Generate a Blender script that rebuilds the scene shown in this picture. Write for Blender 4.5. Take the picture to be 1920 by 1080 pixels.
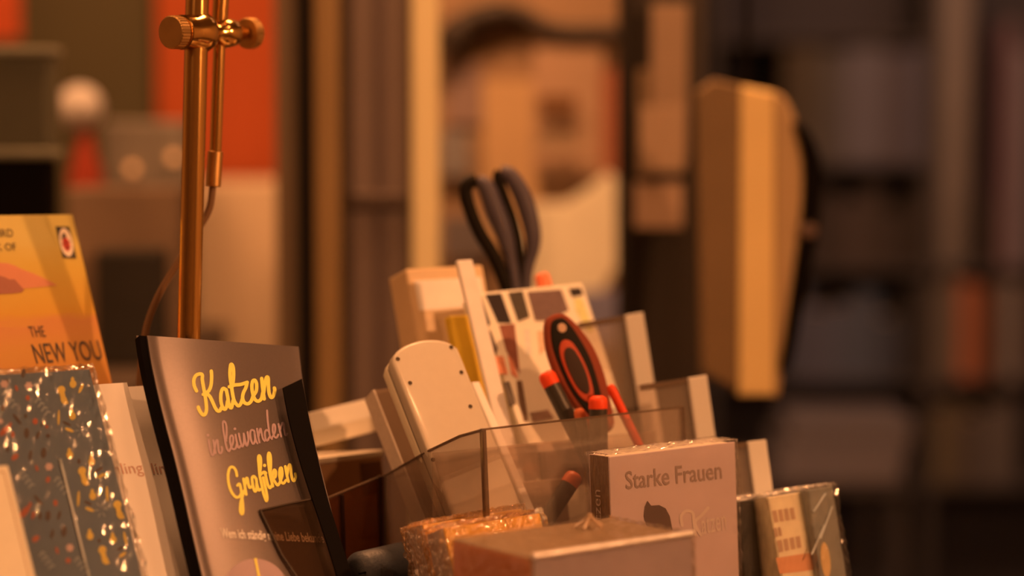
import bpy, bmesh, math, random
import numpy as np
from mathutils import Vector, Matrix
from mathutils.bvhtree import BVHTree
random.seed(7)
for o in list(bpy.data.objects): bpy.data.objects.remove(o)
scene = bpy.context.scene
col = scene.collection

# ------------------------------------------------------------------ camera
FPX, D0, PITCH, CAMZ = 4050.0, 1.5, math.radians(4.0), 1.25
CAM = Vector((0, 0, CAMZ))
RT = Vector((1, 0, 0)); FW = Vector((0, math.cos(PITCH), -math.sin(PITCH))); UPV = Vector((0, math.sin(PITCH), math.cos(PITCH)))
cd = bpy.data.cameras.new('camera'); cam = bpy.data.objects.new('camera', cd); col.objects.link(cam)
cam.location = CAM; cam.rotation_euler = (math.pi/2 - PITCH, 0, 0)
cd.sensor_width = 36; cd.lens = 36*FPX/1920; cd.clip_start = .05
cd.dof.use_dof = True; cd.dof.focus_distance = 1.505; cd.dof.aperture_fstop = 2.0; cd.dof.aperture_blades = 0
scene.camera = cam

# ------------------------------------------------------------------ world, lights, exposure
scene.view_settings.view_transform = 'Standard'; scene.view_settings.look = 'None'
scene.view_settings.exposure = 0.0; scene.view_settings.gamma = 1.0; scene.view_settings.use_curve_mapping = False
w = bpy.data.worlds.new('world'); scene.world = w; w.use_nodes = True
w.node_tree.nodes['Background'].inputs[0].default_value = (1.0, .45, .2, 1); w.node_tree.nodes['Background'].inputs[1].default_value = .02
WARM = (1.0, .405, .15)
def light(name, kind, loc, power, color=WARM, size=.05, target=None, spot=None, blend=.6):
    l = bpy.data.lights.new(name, kind); l.energy = power; l.color = color
    if kind == 'AREA': l.size = size
    else: l.shadow_soft_size = size
    if kind == 'SPOT': l.spot_size = math.radians(spot); l.spot_blend = blend
    o = bpy.data.objects.new(name, l); col.objects.link(o); o.location = loc
    if target is not None:
        o.rotation_euler = (Vector(target) - Vector(loc)).to_track_quat('-Z', 'Y').to_euler()
    return o
KEY = Vector((1.07, .84, 1.68))                                    # bulb of the unseen pendant lamp right of the display
light('key_lamp_light', 'POINT', KEY, 50, size=.022)
light('ceiling_spot_light', 'SPOT', (.78, .68, 2.72), 36, size=.03, target=(-.05, 1.5, 1.05), spot=50, blend=.8)
light('shop_ceiling_light', 'AREA', (-.9, 2.1, 2.75), 26, size=.5, target=(-.7, 2.9, 1.2))
light('window_ceiling_light', 'AREA', (.1, 2.2, 2.75), 66, size=.4, target=(.2, 3.1, 1.3))
light('back_room_light', 'AREA', (1.0, 3.4, 2.75), 15, color=(1.0, .5, .28), size=.8, target=(.9, 4.6, 1.0))
light('front_room_light', 'AREA', (-1.0, .0, 2.2), 11, size=.7, target=(-.1, 1.55, 1.0))

# ------------------------------------------------------------------ pixel helpers: where the photographed points stand in the room
def P(px, py, d): return CAM + d*(FW + RT*((px-960)/FPX) + UPV*((540-py)/FPX))
def pix(p):
    v = p - CAM; d = v.dot(FW)
    return 960 + FPX*v.dot(RT)/d, 540 - FPX*v.dot(UPV)/d
def raydir(px, py): return (P(px, py, 1.0) - CAM).normalized()

# ------------------------------------------------------------------ materials
def lin(c): return tuple(((v/255)/12.92 if v/255 <= .04045 else (((v/255)+.055)/1.055)**2.4) for v in c)
WHITE = lin((246, 168, 112))
def A(r, g, b, k=1.0): return tuple(min(.88, max(.004, l/wv*k)) for l, wv in zip(lin((r, g, b)), WHITE))
MATS = {}
def mat(name, color, rough=.6, metal=0., vary=.12, scale=40., bump=.0, coat=0., spec=.5, emit=None, estr=0.):
    if name in MATS: return MATS[name]
    m = bpy.data.materials.new(name); m.use_nodes = True; nt = m.node_tree; b = nt.nodes['Principled BSDF']
    tc = nt.nodes.new('ShaderNodeTexCoord'); nz = nt.nodes.new('ShaderNodeTexNoise'); nz.inputs['Scale'].default_value = scale; nz.inputs['Detail'].default_value = 3
    nt.links.new(tc.outputs['Object'], nz.inputs['Vector'])
    mx = nt.nodes.new('ShaderNodeMix'); mx.data_type = 'RGBA'
    mx.inputs['A'].default_value = (*[c*(1-vary) for c in color], 1); mx.inputs['B'].default_value = (*[min(1, c*(1+vary)) for c in color], 1)
    nt.links.new(nz.outputs['Fac'], mx.inputs['Factor']); nt.links.new(mx.outputs['Result'], b.inputs['Base Color'])
    b.inputs['Roughness'].default_value = rough; b.inputs['Metallic'].default_value = metal
    b.inputs['Coat Weight'].default_value = coat; b.inputs['Coat Roughness'].default_value = .12; b.inputs['Specular IOR Level'].default_value = spec
    if emit: b.inputs['Emission Color'].default_value = (*emit, 1); b.inputs['Emission Strength'].default_value = estr
    if bump:
        bp = nt.nodes.new('ShaderNodeBump'); bp.inputs['Strength'].default_value = bump; bp.inputs['Distance'].default_value = .002
        nt.links.new(nz.outputs['Fac'], bp.inputs['Height']); nt.links.new(bp.outputs['Normal'], b.inputs['Normal'])
    MATS[name] = m; return m
def clear(name, tint, gloss=.12, diff=.1, dcol=(.8, .8, .8), rough=.05, bump=0., scale=60.):
    m = bpy.data.materials.new(name); m.use_nodes = True; nt = m.node_tree; nt.nodes.clear()
    out = nt.nodes.new('ShaderNodeOutputMaterial'); tr = nt.nodes.new('ShaderNodeBsdfTransparent'); tr.inputs[0].default_value = (*tint, 1)
    gl = nt.nodes.new('ShaderNodeBsdfGlossy'); gl.inputs['Roughness'].default_value = rough
    df = nt.nodes.new('ShaderNodeBsdfDiffuse'); df.inputs[0].default_value = (*dcol, 1)
    m1 = nt.nodes.new('ShaderNodeMixShader'); m2 = nt.nodes.new('ShaderNodeMixShader')
    lw = nt.nodes.new('ShaderNodeLayerWeight'); lw.inputs['Blend'].default_value = .25
    mp = nt.nodes.new('ShaderNodeMapRange'); mp.inputs['To Min'].default_value = gloss; mp.inputs['To Max'].default_value = min(1, gloss+.5)
    nt.links.new(lw.outputs['Fresnel'], mp.inputs['Value']); nt.links.new(mp.outputs[0], m2.inputs[0])
    m1.inputs[0].default_value = diff
    nt.links.new(tr.outputs[0], m1.inputs[1]); nt.links.new(df.outputs[0], m1.inputs[2])
    nt.links.new(m1.outputs[0], m2.inputs[1]); nt.links.new(gl.outputs[0], m2.inputs[2]); nt.links.new(m2.outputs[0], out.inputs[0])
    if bump:
        tc = nt.nodes.new('ShaderNodeTexCoord'); nz = nt.nodes.new('ShaderNodeTexNoise'); nz.inputs['Scale'].default_value = scale; nz.inputs['Detail'].default_value = 4; nz.inputs['Distortion'].default_value = 1.5
        nt.links.new(tc.outputs['Object'], nz.inputs['Vector'])
        bp = nt.nodes.new('ShaderNodeBump'); bp.inputs['Strength'].default_value = bump; bp.inputs['Distance'].default_value = .003
        nt.links.new(nz.outputs['Fac'], bp.inputs['Height']); nt.links.new(bp.outputs['Normal'], gl.inputs['Normal']); nt.links.new(bp.outputs['Normal'], lw.inputs['Normal'])
    MATS[name] = m; return m
def gradient(name, stops, rough=.5, coat=.1, vary=.1, scale=(18, 18, 60), axis='Z', lo=-.09, hi=.09):
    """printed colour bands along the cover's own height"""
    m = bpy.data.materials.new(name); m.use_nodes = True; nt = m.node_tree; b = nt.nodes['Principled BSDF']
    tc = nt.nodes.new('ShaderNodeTexCoord'); sp = nt.nodes.new('ShaderNodeSeparateXYZ'); nt.links.new(tc.outputs['Object'], sp.inputs[0])
    mr = nt.nodes.new('ShaderNodeMapRange'); mr.inputs['From Min'].default_value = lo; mr.inputs['From Max'].default_value = hi; nt.links.new(sp.outputs[axis], mr.inputs['Value'])
    mpn = nt.nodes.new('ShaderNodeMapping'); mpn.inputs['Scale'].default_value = scale; nt.links.new(tc.outputs['Object'], mpn.inputs['Vector'])
    nz = nt.nodes.new('ShaderNodeTexNoise'); nz.inputs['Scale'].default_value = 1.0; nz.inputs['Detail'].default_value = 4; nt.links.new(mpn.outputs[0], nz.inputs['Vector'])
    ad = nt.nodes.new('ShaderNodeMath'); ad.operation = 'MULTIPLY_ADD'; ad.inputs[1].default_value = vary; nt.links.new(nz.outputs['Fac'], ad.inputs[0]); nt.links.new(mr.outputs[0], ad.inputs[2])
    rp = nt.nodes.new('ShaderNodeValToRGB'); nt.links.new(ad.outputs[0], rp.inputs[0])
    while len(rp.color_ramp.elements) < len(stops): rp.color_ramp.elements.new(.5)
    for e, (p, c) in zip(rp.color_ramp.elements, stops): e.position = p; e.color = (*c, 1)
    nt.links.new(rp.outputs[0], b.inputs['Base Color']); b.inputs['Roughness'].default_value = rough; b.inputs['Coat Weight'].default_value = coat
    MATS[name] = m; return m

# ------------------------------------------------------------------ object helpers
ORG = {}
def tag(o, label, cat, group=None, kind=None):
    if label: o['label'] = label
    if cat: o['category'] = cat
    if group: o['group'] = group
    if kind: o['kind'] = kind
    return o
def thing(name, loc, label, cat, group=None):
    o = bpy.data.objects.new(name, None); o.empty_display_size = .02; col.objects.link(o); o.location = loc; ORG[o] = Vector(loc)
    return tag(o, label, cat, group)
def obj(name, vf, m, parent=None, smooth=False, origin=None):
    vs, fs = vf
    vs = [Vector(v) for v in vs]
    if origin is None:
        lo = Vector([min(v[i] for v in vs) for i in range(3)]); hi = Vector([max(v[i] for v in vs) for i in range(3)])
        origin = (lo+hi)/2
        if parent is None: origin.z = lo.z
    me = bpy.data.meshes.new(name); me.from_pydata([v-origin for v in vs], [], fs); me.update()
    bm = bmesh.new(); bm.from_mesh(me); bmesh.ops.recalc_face_normals(bm, faces=bm.faces); bm.to_mesh(me); bm.free()
    if smooth:
        me.polygons.foreach_set('use_smooth', [True]*len(me.polygons))
        try: me.set_sharp_from_angle(angle=math.radians(40))
        except Exception: pass
    if m: me.materials.append(m)
    o = bpy.data.objects.new(name, me); col.objects.link(o); ORG[o] = origin
    if parent: o.parent = parent; o.location = origin - ORG[parent]
    else: o.location = origin
    return o
def struct(name, vf, m): return tag(obj(name, vf, m), None, None, kind='structure')
def join(*vfs):
    V, F = [], []
    for v, f in vfs:
        n = len(V); V += [Vector(x) for x in v]; F += [tuple(i+n for i in q) for q in f]
    return V, F
class Frame:
    def __init__(s, O, X, U): s.O, s.X, s.U = O, X.normalized(), U.normalized(); s.N = s.X.cross(s.U)
    def pt(s, x, y, z=0.): return s.O + s.X*x + s.U*y + s.N*z
    def moved(s, x=0, y=0, z=0): return Frame(s.pt(x, y, z), s.X, s.U)
    def ray(s, px, py, z=0.):
        d = raydir(px, py); o = s.pt(0, 0, z); t = (o-CAM).dot(s.N)/d.dot(s.N); return CAM + d*t
WORLDF = Frame(Vector((0, 0, 0)), Vector((1, 0, 0)), Vector((0, 0, 1)))
def bbox(fr, x0, x1, y0, y1, z0, z1, bevel=0., seg=2):
    bm = bmesh.new(); bmesh.ops.create_cube(bm, size=1)
    for v in bm.verts: v.co = Vector(((x0+x1)/2 + v.co.x*(x1-x0), (y0+y1)/2 + v.co.y*(y1-y0), (z0+z1)/2 + v.co.z*(z1-z0)))
    if bevel: bmesh.ops.bevel(bm, geom=list(bm.edges), offset=bevel, segments=seg, affect='EDGES', profile=.5)
    bm.verts.index_update()
    vs = [fr.pt(*v.co) for v in bm.verts]; fs = [tuple(v.index for v in f.verts) for f in bm.faces]; bm.free(); return vs, fs
def box(x0, x1, y0, y1, z0, z1, bevel=0.):       # world box
    return bbox(WORLDF, x0, x1, z0, z1, -y1, -y0, bevel)
def tube(path, radii, n=14, cap=True, flat=1.0, up=None):
    path = [Vector(p) for p in path]
    if not hasattr(radii, '__len__'): radii = [radii]*len(path)
    V, F = [], []; prev = None
    for i, p in enumerate(path):
        t = (path[min(i+1, len(path)-1)] - path[max(i-1, 0)]).normalized()
        if prev is None:
            a = up if up is not None else (Vector((0, 1, 0)) if abs(t.y) < .8 else Vector((1, 0, 0)))
        else: a = prev
        a = (a - t*a.dot(t)).normalized(); b = t.cross(a); prev = a
        for k in range(n):
            an = 2*math.pi*k/n; V.append(p + a*(radii[i]*flat*math.cos(an)) + b*(radii[i]*math.sin(an)))
    for i in range(len(path)-1):
        for k in range(n): F.append((i*n+k, i*n+(k+1) % n, (i+1)*n+(k+1) % n, (i+1)*n+k))
    if cap: F.append(tuple(range(n))[::-1]); F.append(tuple((len(path)-1)*n+k for k in range(n)))
    return V, F
def lathe(c, axis, prof, n=28):
    """prof: list of (distance along axis, radius)"""
    axis = axis.normalized(); return tube([c+axis*s for s, r in prof], [max(r, 1e-5) for s, r in prof], n)
def crom(pts, sub=6, closed=False):
    pts = [Vector(p) if len(p) == 3 else Vector((p[0], p[1], 0)) for p in pts]; n = len(pts); out = []
    rng = range(n) if closed else range(n-1)
    for i in rng:
        g = (lambda k: pts[k % n]) if closed else (lambda k: pts[min(max(k, 0), n-1)])
        p0, p1, p2, p3 = g(i-1), g(i), g(i+1), g(i+2)
        for s in range(sub):
            t = s/sub; out.append(.5*((2*p1) + (p2-p0)*t + (2*p0-5*p1+4*p2-p3)*t*t + (3*p1-p0-3*p2+p3)*t*t*t))
    if not closed: out.append(pts[-1])
    return out
def slab(fr, poly, z0, z1, bevel=0.):
    """extruded outline given in frame coordinates (x, y)"""
    bm = bmesh.new(); f = bm.faces.new([bm.verts.new((x, y, z1)) for x, y in poly])
    r = bmesh.ops.extrude_face_region(bm, geom=[f]); vv = [e for e in r['geom'] if isinstance(e, bmesh.types.BMVert)]
    for v in vv: v.co.z = z0
    bmesh.ops.recalc_face_normals(bm, faces=bm.faces)
    if bevel:
        es = [e for e in bm.edges if abs(e.verts[0].co.z-e.verts[1].co.z) < 1e-6]
        bmesh.ops.bevel(bm, geom=es, offset=bevel, segments=3, affect='EDGES', profile=.5)
    bm.verts.index_update(); vs = [fr.pt(*v.co) for v in bm.verts]; fs = [tuple(v.index for v in f.verts) for f in bm.faces]; bm.free(); return vs, fs
def local(fr, px, py, z=0.):
    q = fr.ray(px, py, z) - fr.O; return q.dot(fr.X), q.dot(fr.U)

def axes(yaw, lean, roll):
    a, t, r = math.radians(yaw), math.radians(lean), math.radians(roll)
    X0 = Vector((math.cos(a), math.sin(a), 0)); B0 = Vector((-math.sin(a), math.cos(a), 0)); U0 = Vector((0, 0, math.cos(t))) + B0*math.sin(t)
    return X0*math.cos(r) + U0*math.sin(r), U0*math.cos(r) - X0*math.sin(r)
def fit(pts, d, yaw=35, lean=20, roll=0, w=.11, h=.17, sig=(6, 8, 4), ws=.5, rest=None, t=0.):
    """rigid rectangle through photographed corner points: pts (fu, fv, px, py), pts[0] stands at depth d. Returns the frame at its top-left corner, w, h"""
    p0 = np.array([yaw, lean, roll, math.log(w), math.log(h)]); sg = np.array([*sig, ws, ws])
    a0 = P(pts[0][2], pts[0][3], d)
    def geo(p):
        X, U = axes(*p[:3]); W, H = math.exp(p[3]), math.exp(p[4]); O = a0 - X*(pts[0][0]*W) + U*(pts[0][1]*H); return O, X, U, W, H
    def res(p):
        O, X, U, W, H = geo(p); r = []
        for fu, fv, x, y in pts[1:]:
            q = pix(O + X*(fu*W) - U*(fv*H)); r += [(q[0]-x)/2, (q[1]-y)/2]
        return np.array(r + list((p-p0)/sg))
    p = p0.copy(); lam = 1e-2
    for it in range(60):
        r = res(p); J = np.zeros((len(r), 5))
        for k in range(5):
            e = np.zeros(5); e[k] = 1e-4; J[:, k] = (res(p+e)-r)/1e-4
        s = np.linalg.solve(J.T@J + lam*np.diag(np.diag(J.T@J)), -J.T@r)
        if np.sum(res(p+s)**2) < np.sum(r**2): p = p+s; lam *= .5
        else: lam *= 4
    O, X, U, W, H = geo(p); fr = Frame(O, X, U)
    if rest is not None:
        mz = min(fr.pt(x, 0, z).z for x in (0, W) for z in (0, -t)); H = (mz-rest)/U.z
    print('FIT', [round(float(v), 1) for v in p[:3]], 'w,h', round(W, 3), round(H, 3), 'err', round(float(np.sqrt(np.mean(res(p)[:-5]**2)))*2, 1))
    return fr, W, H

# ------------------------------------------------------------------ printing on real surfaces
class Surf:
    def __init__(s, vf, fr): s.b = BVHTree.FromPolygons([Vector(v) for v in vf[0]], vf[1]); s.fr = fr
    def hit(s, px, py, off):
        d = raydir(px, py); r = s.b.ray_cast(CAM, d)
        q = r[0] if r[0] is not None else s.fr.ray(px, py)
        return q + s.fr.N*off
def flat_surf(fr):
    class S:
        pass
    s = S(); s.fr = fr; s.hit = lambda px, py, off: fr.ray(px, py, off); return s
def strokes(surf, lines, hw, conv=lambda x, y: (x, y), off=.0003, dots=()):
    V, F = [], []
    def disc(c, r):
        n = len(V)
        for k in range(10): V.append((c[0]+r*math.cos(k*.6283), c[1]+r*math.sin(k*.6283)))
        F.append(tuple(range(n, n+10)))
    for ln in lines:
        c = [conv(*p[:2]) for p in crom(ln, 5)]
        n = len(V)
        for i, p in enumerate(c):
            a, b = c[max(i-1, 0)], c[min(i+1, len(c)-1)]; tx, ty = b[0]-a[0], b[1]-a[1]; L = math.hypot(tx, ty) or 1
            V.append((p[0]-ty/L*hw, p[1]+tx/L*hw)); V.append((p[0]+ty/L*hw, p[1]-tx/L*hw))
        for i in range(len(c)-1): F.append((n+2*i, n+2*i+1, n+2*i+3, n+2*i+2))
        disc(c[0], hw); disc(c[-1], hw)
    for x, y, r in dots: disc(conv(x, y), r)
    return [surf.hit(x, y, off + 1e-6*i/len(V)*20) for i, (x, y) in enumerate(V)], F
def text_mesh(txt, bold=0.):
    cu = bpy.data.curves.new('t', 'FONT'); cu.body = txt; cu.fill_mode = 'FRONT'; cu.offset = bold; cu.resolution_u = 3
    o = bpy.data.objects.new('t', cu); col.objects.link(o); dg = bpy.context.evaluated_depsgraph_get()
    me = o.evaluated_get(dg).to_mesh(); vs = [v.co.copy() for v in me.vertices]; fs = [tuple(p.vertices) for p in me.polygons]
    o.evaluated_get(dg).to_mesh_clear(); bpy.data.objects.remove(o); bpy.data.curves.remove(cu)
    return vs, fs
def text(surf, txt, tl, tr, bl, off=.0003, bold=0.):
    """lettering whose box spans the given photographed corners, laid on the surface"""
    vs, fs = text_mesh(txt, bold)
    x0, x1 = min(v.x for v in vs), max(v.x for v in vs); y0, y1 = min(v.y for v in vs), max(v.y for v in vs)
    out = []
    for v in vs:
        u, t = (v.x-x0)/(x1-x0), (y1-v.y)/(y1-y0)
        out.append(surf.hit(tl[0]+(tr[0]-tl[0])*u+(bl[0]-tl[0])*t, tl[1]+(tr[1]-tl[1])*u+(bl[1]-tl[1])*t, off))
    return out, fs
def poly(surf, pts, off=.0002): return [surf.hit(x, y, off) for x, y in pts], [tuple(range(len(pts)))]
def ell(cx, cy, rx, ry, rot=0., n=14):
    c, s = math.cos(math.radians(rot)), math.sin(math.radians(rot))
    return [(cx + rx*math.cos(2*math.pi*k/n)*c - ry*math.sin(2*math.pi*k/n)*s, cy + rx*math.cos(2*math.pi*k/n)*s + ry*math.sin(2*math.pi*k/n)*c) for k in range(n)]

# shared materials
M_film = clear('shrink_film', (.97, .97, .97), gloss=.10, diff=.008, rough=.08, bump=.16, scale=70)
M_acry = clear('clear_acrylic', (.93, .9, .88), gloss=.04, diff=.10, dcol=(.8, .7, .6), rough=.05)
M_acry_edge = clear('acrylic_edge', (.5, .42, .36), gloss=.12, diff=.25, dcol=(.3, .22, .16), rough=.15)
M_frost = clear('frosted_acrylic', (.8, .8, .8), gloss=.05, diff=.85, dcol=(.74, .74, .7), rough=.2)
M_pages = mat('page_paper', (.78, .72, .62), .8, scale=300, vary=.1)
M_brass = mat('polished_brass', (.78, .47, .15), .15, metal=1., vary=.06, scale=30)
M_brass2 = mat('aged_brass', (.62, .38, .14), .42, metal=1., vary=.15, scale=80)
M_black = mat('black_plastic', (.005, .004, .004), .7, spec=.05)

# ------------------------------------------------------------------ the room
M_wall = mat('olive_plaster', A(70, 44, 18, 2.0), .9, scale=3, vary=.2)
M_floor = mat('dark_floorboards', (.10, .07, .05), .7, scale=6, vary=.3)
struct('floor', box(-2.6, 2.6, -1.6, 6.0, -.05, 0), M_floor)
struct('ceiling', box(-2.6, 2.6, -1.6, 6.0, 2.8, 2.85), mat('ceiling_paint', (.35, .3, .25), .9))
struct('wall_back', box(-2.6, 2.6, 6.0, 6.1, 0, 2.8), M_wall)
M_pl = mat('beige_plaster', (.55, .46, .36), .9, scale=3, vary=.2)
struct('wall_left', box(-2.7, -2.6, -1.6, 6.1, 0, 2.8), M_pl)
struct('wall_right', box(2.6, 2.7, -1.6, 6.1, 0, 2.8), M_pl)
struct('wall_front', box(-2.6, 2.6, -1.7, -1.6, 0, 2.8), M_pl)

TZ = .89
M_tab = mat('dark_stained_wood', (.09, .045, .022), .5, scale=12, vary=.3)
t = thing('display_table', (-.2, 1.4, 0), 'dark wooden table carrying the books and the brass lamp', 'table')
obj('tabletop', box(-.78, .262, 1.02, 1.80, TZ-.03, TZ, .004), M_tab, t)
for x in (-.74, .22):
    for y in (1.06, 1.76): obj('leg', box(x-.025, x+.025, y-.025, y+.025, 0, TZ-.03, .003), M_tab, t)

# ------------------------------------------------------------------ books
def book(name, fr, w, h, t, mcov, mpage, label, mspine=None, cov=.0016, group=None, cat='book', over=.0015):
    base = fr.pt(w/2, -h, -t/2)
    r = thing(name, base, label, cat, group)
    f = obj('front_cover', bbox(fr, 0, w, -h, 0, -cov, 0, .0004, 1), mcov, r)
    obj('back_cover', bbox(fr, 0, w, -h, 0, -t, -t+cov, .0004, 1), mcov, r)
    obj('spine', bbox(fr, 0, cov, -h, 0, -t+cov, -cov, 0), mspine or mcov, r)
    obj('page_block', bbox(fr, cov, w-over, -h+over, -over, -t+cov, -cov, 0), mpage, r)
    return r
def crinkle(fr, x0, x1, y0, y1, z0, z1, amp, n=26, seed=1):
    """thin film around a block: subdivided box with random folds"""
    rnd = random.Random(seed); bm = bmesh.new(); bmesh.ops.create_cube(bm, size=1)
    for v in bm.verts: v.co = Vector(((x0+x1)/2 + v.co.x*(x1-x0), (y0+y1)/2 + v.co.y*(y1-y0), (z0+z1)/2 + v.co.z*(z1-z0)))
    bmesh.ops.subdivide_edges(bm, edges=list(bm.edges), cuts=n, use_grid_fill=True)
    for v in bm.verts:
        ed = min(abs(v.co.x-x0), abs(v.co.x-x1)) + 0; ey = min(abs(v.co.y-y1), abs(v.co.y-y0))
        k = .08 + 1.0*math.exp(-min(ed, ey)/.009)
        for i, c in enumerate((x0 if abs(v.co.x-x0) < 1e-5 else x1 if abs(v.co.x-x1) < 1e-5 else None, y0 if abs(v.co.y-y0) < 1e-5 else y1 if abs(v.co.y-y1) < 1e-5 else None, z0 if abs(v.co.z-z0) < 1e-5 else z1 if abs(v.co.z-z1) < 1e-5 else None)):
            if c is not None:
                s = -1 if c == (x0, y0, z0)[i] else 1
                v.co[i] += s*rnd.random()*amp*k
    bm.verts.index_update(); vs = [fr.pt(*v.co) for v in bm.verts]; fs = [tuple(v.index for v in f.verts) for f in bm.faces]; bm.free(); return vs, fs

# ---- orange sunset book
RZ = 1.03
rs = thing('riser_block', (-.36, 1.68, TZ), 'dark wooden step under the orange sunset book', 'riser')
obj('top_board', box(-.53, -.275, 1.575, 1.79, RZ-.015, RZ, .002), M_tab, rs)
for x in (-.525, -.295): obj('side_board', box(x, x+.015, 1.58, 1.785, TZ, RZ-.015, .001), M_tab, rs)
fr, bw, bh = fit([(1, 0, 136, 402), (1, 1, 236, 830), (0, 0, -96, 405), (0, 1, 0, 848)], 1.655, 34, 24, 0, .114, .17, rest=RZ, t=.012)
SUN = [(0, A(214, 104, 26, .68)), (.3, A(210, 96, 22, .68)), (.5, A(222, 112, 30, .68)), (.62, A(226, 108, 38, .68)), (.66, A(230, 122, 22, .68)), (.85, A(232, 138, 36, .68)), (1, A(234, 150, 56, .68))]
M_sun = gradient('sunset_print', SUN, .35, .25, vary=.14, lo=-.095, hi=.075)
b = book('paperback_book', fr, bw, bh, .012, M_sun, M_pages, 'orange sunset-cover book behind the blue patterned book', mspine=mat('orange_spine', A(230, 120, 40), .5))
s = flat_surf(fr)
M_ink = mat('dark_brown_ink', (.035, .025, .022), .5)
z6 = lambda x, y: (x/6.545, 395+y/6.545)
obj('far_mountain_print', poly(s, [z6(*p) for p in [(-700, 640), (-300, 560), (0, 640), (90, 645), (180, 672), (260, 715), (330, 742), (420, 775), (520, 820), (600, 860), (700, 915), (560, 930), (300, 955), (-700, 1000)]]), mat('mauve_print', A(196, 88, 42), .4), b)
obj('headland_print', poly(s, [z6(*p) for p in [(-700, 700), (-300, 720), (0, 800), (60, 815), (120, 845), (180, 840), (215, 880), (260, 930), (295, 970), (270, 1000), (160, 1015), (-700, 1060)]], .00028), mat('plum_print', A(150, 62, 32), .4), b)
for tx in (text(s, 'THE LADYBIRD', (-95, 432), (23, 429), (-92, 446.5), .0004), text(s, 'BOOK OF', (-46, 458), (29, 455), (-43, 472), .0004),
    text(s, 'THE', (52, 612), (81, 611), (58, 632), .0004), text(s, 'NEW YOU', (58, 645), (183, 637), (69, 682), .0004, .004)): obj('lettering', tx, M_ink, b)
lg = obj('emblem_panel', poly(s, [z6(*p) for p in [(680, 192), (852, 196), (940, 585), (770, 580)]], .0003), mat('emblem_black', (.03, .03, .028), .4), b)
obj('emblem_oval', poly(s, [z6(*p) for p in ell(812, 388, 78, 178, -13, 24)], .00045), mat('emblem_cream', (.8, .74, .66), .4), lg)
obj('emblem_beetle', poly(s, [z6(*p) for p in ell(815, 412, 44, 88, -16, 18)], .0006), mat('emblem_red', (.55, .035, .02), .4), lg)
obj('emblem_beetle_head', join(poly(s, [z6(*p) for p in ell(786, 308, 24, 34, -16)], .0007), *[poly(s, [z6(*p) for p in ell(x, y, 10, 15)], .0007) for x, y in ((795, 400), (830, 395), (815, 455), (842, 450))],
    *[poly(s, [z6(*p) for p in q], .00065) for q in ([(778, 330), (784, 330), (850, 492), (844, 494)], [(770, 350), (740, 330), (742, 324), (774, 342)], [(775, 420), (748, 425), (748, 419), (775, 412)], [(850, 380), (872, 362), (875, 367), (853, 388)], [(858, 440), (880, 445), (880, 451), (858, 447)])]), M_ink, lg)

# ---- blue patterned book in shrink film
fr, bw, bh = fit([(1, 0, 168, 692), (1, 1, 292, 1180), (0, 0, -160, 712)], 1.46, 34, 24, 0, .148, .2, rest=TZ, t=.014)
M_blue = mat('slate_blue_cover', A(92, 76, 60), .55, scale=60, vary=.1)
b = book('patterned_book', fr, bw, bh, .014, M_blue, M_pages, 'slate blue book with woodland print wrapped in shiny film', over=.001)
s = flat_surf(fr)
def motifs(lst): return join(*[poly(s, ell(*m), .00025 + .00001*(i % 7)) for i, m in enumerate(lst)])
drop = lambda x, y: [(x, y, 6.5, 7.5), (x-1, y-8, 3.2, 5.5)]
fig = lambda x, y: [(x-2, y-9, 7.5, 8, 20), (x, y, 5, 9, -15), (x+3, y+10, 6, 9, -25), (x+8, y+15, 3.5, 3, 0)]
sprig = lambda x, y: [m for k in range(4) for m in ((x+k*6, y+k*8, 2.2, 5, 40), (x+k*6+5, y+k*8-4, 2.2, 5, -70))]
yel = drop(137, 720)+drop(136, 780)+drop(131, 853)+drop(172, 866)+drop(174, 930)+drop(169, 1005)+drop(212, 1012)+fig(117, 740)+fig(156, 892)+fig(194, 1040)+fig(222, 955)
yel += [(110, 783, 2, 15, 2), (130, 806, 9, 3, 22), (190, 892, 8, 3, -30), (147, 935, 2.5, 15, 3), (201, 926, 2.5, 15, -3), (168, 955, 9, 3, 22), (230, 1040, 8, 3, -35), (152, 728, 3, 10, 25), (235, 1010, 2.5, 14, -12)]
tag(obj('yellow_print', motifs(yel), mat('yellow_ink', A(222, 138, 42), .5), b), None, None, kind='stuff')
star = lambda x, y: [(x, y, 8, 3.6, r) for r in (0, 60, 120)]
tag(obj('pink_print', motifs(star(54, 723)+star(92, 875)+star(131, 1027)+star(8, 690+30)+[(1, 790, 5, 5)]), mat('pink_ink', A(205, 125, 85), .5), b), None, None, kind='stuff')
red = [(52, 746, 4, 5), (66, 790, 5, 6), (8, 808, 5, 12, 40), (18, 798, 3, 7, 30), (24, 815, 3, 6), (28, 857, 4.5, 8, 50), (69, 878, 2.5, 6, -20), (90, 899, 4, 6, 15), (104, 943, 4, 6, -5), (46, 960, 6, 14, 40), (56, 947, 3, 6, 20), (62, 966, 3, 8, 10), (67, 1010, 5, 8, 50), (107, 1032, 2.5, 7, -15), (128, 1051, 5, 5), (31, 728, 2.5, 6, -18), (88, 800, 3, 3)]
tag(obj('red_print', motifs(red), mat('red_ink', A(178, 62, 26), .5), b), None, None, kind='stuff')
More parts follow.
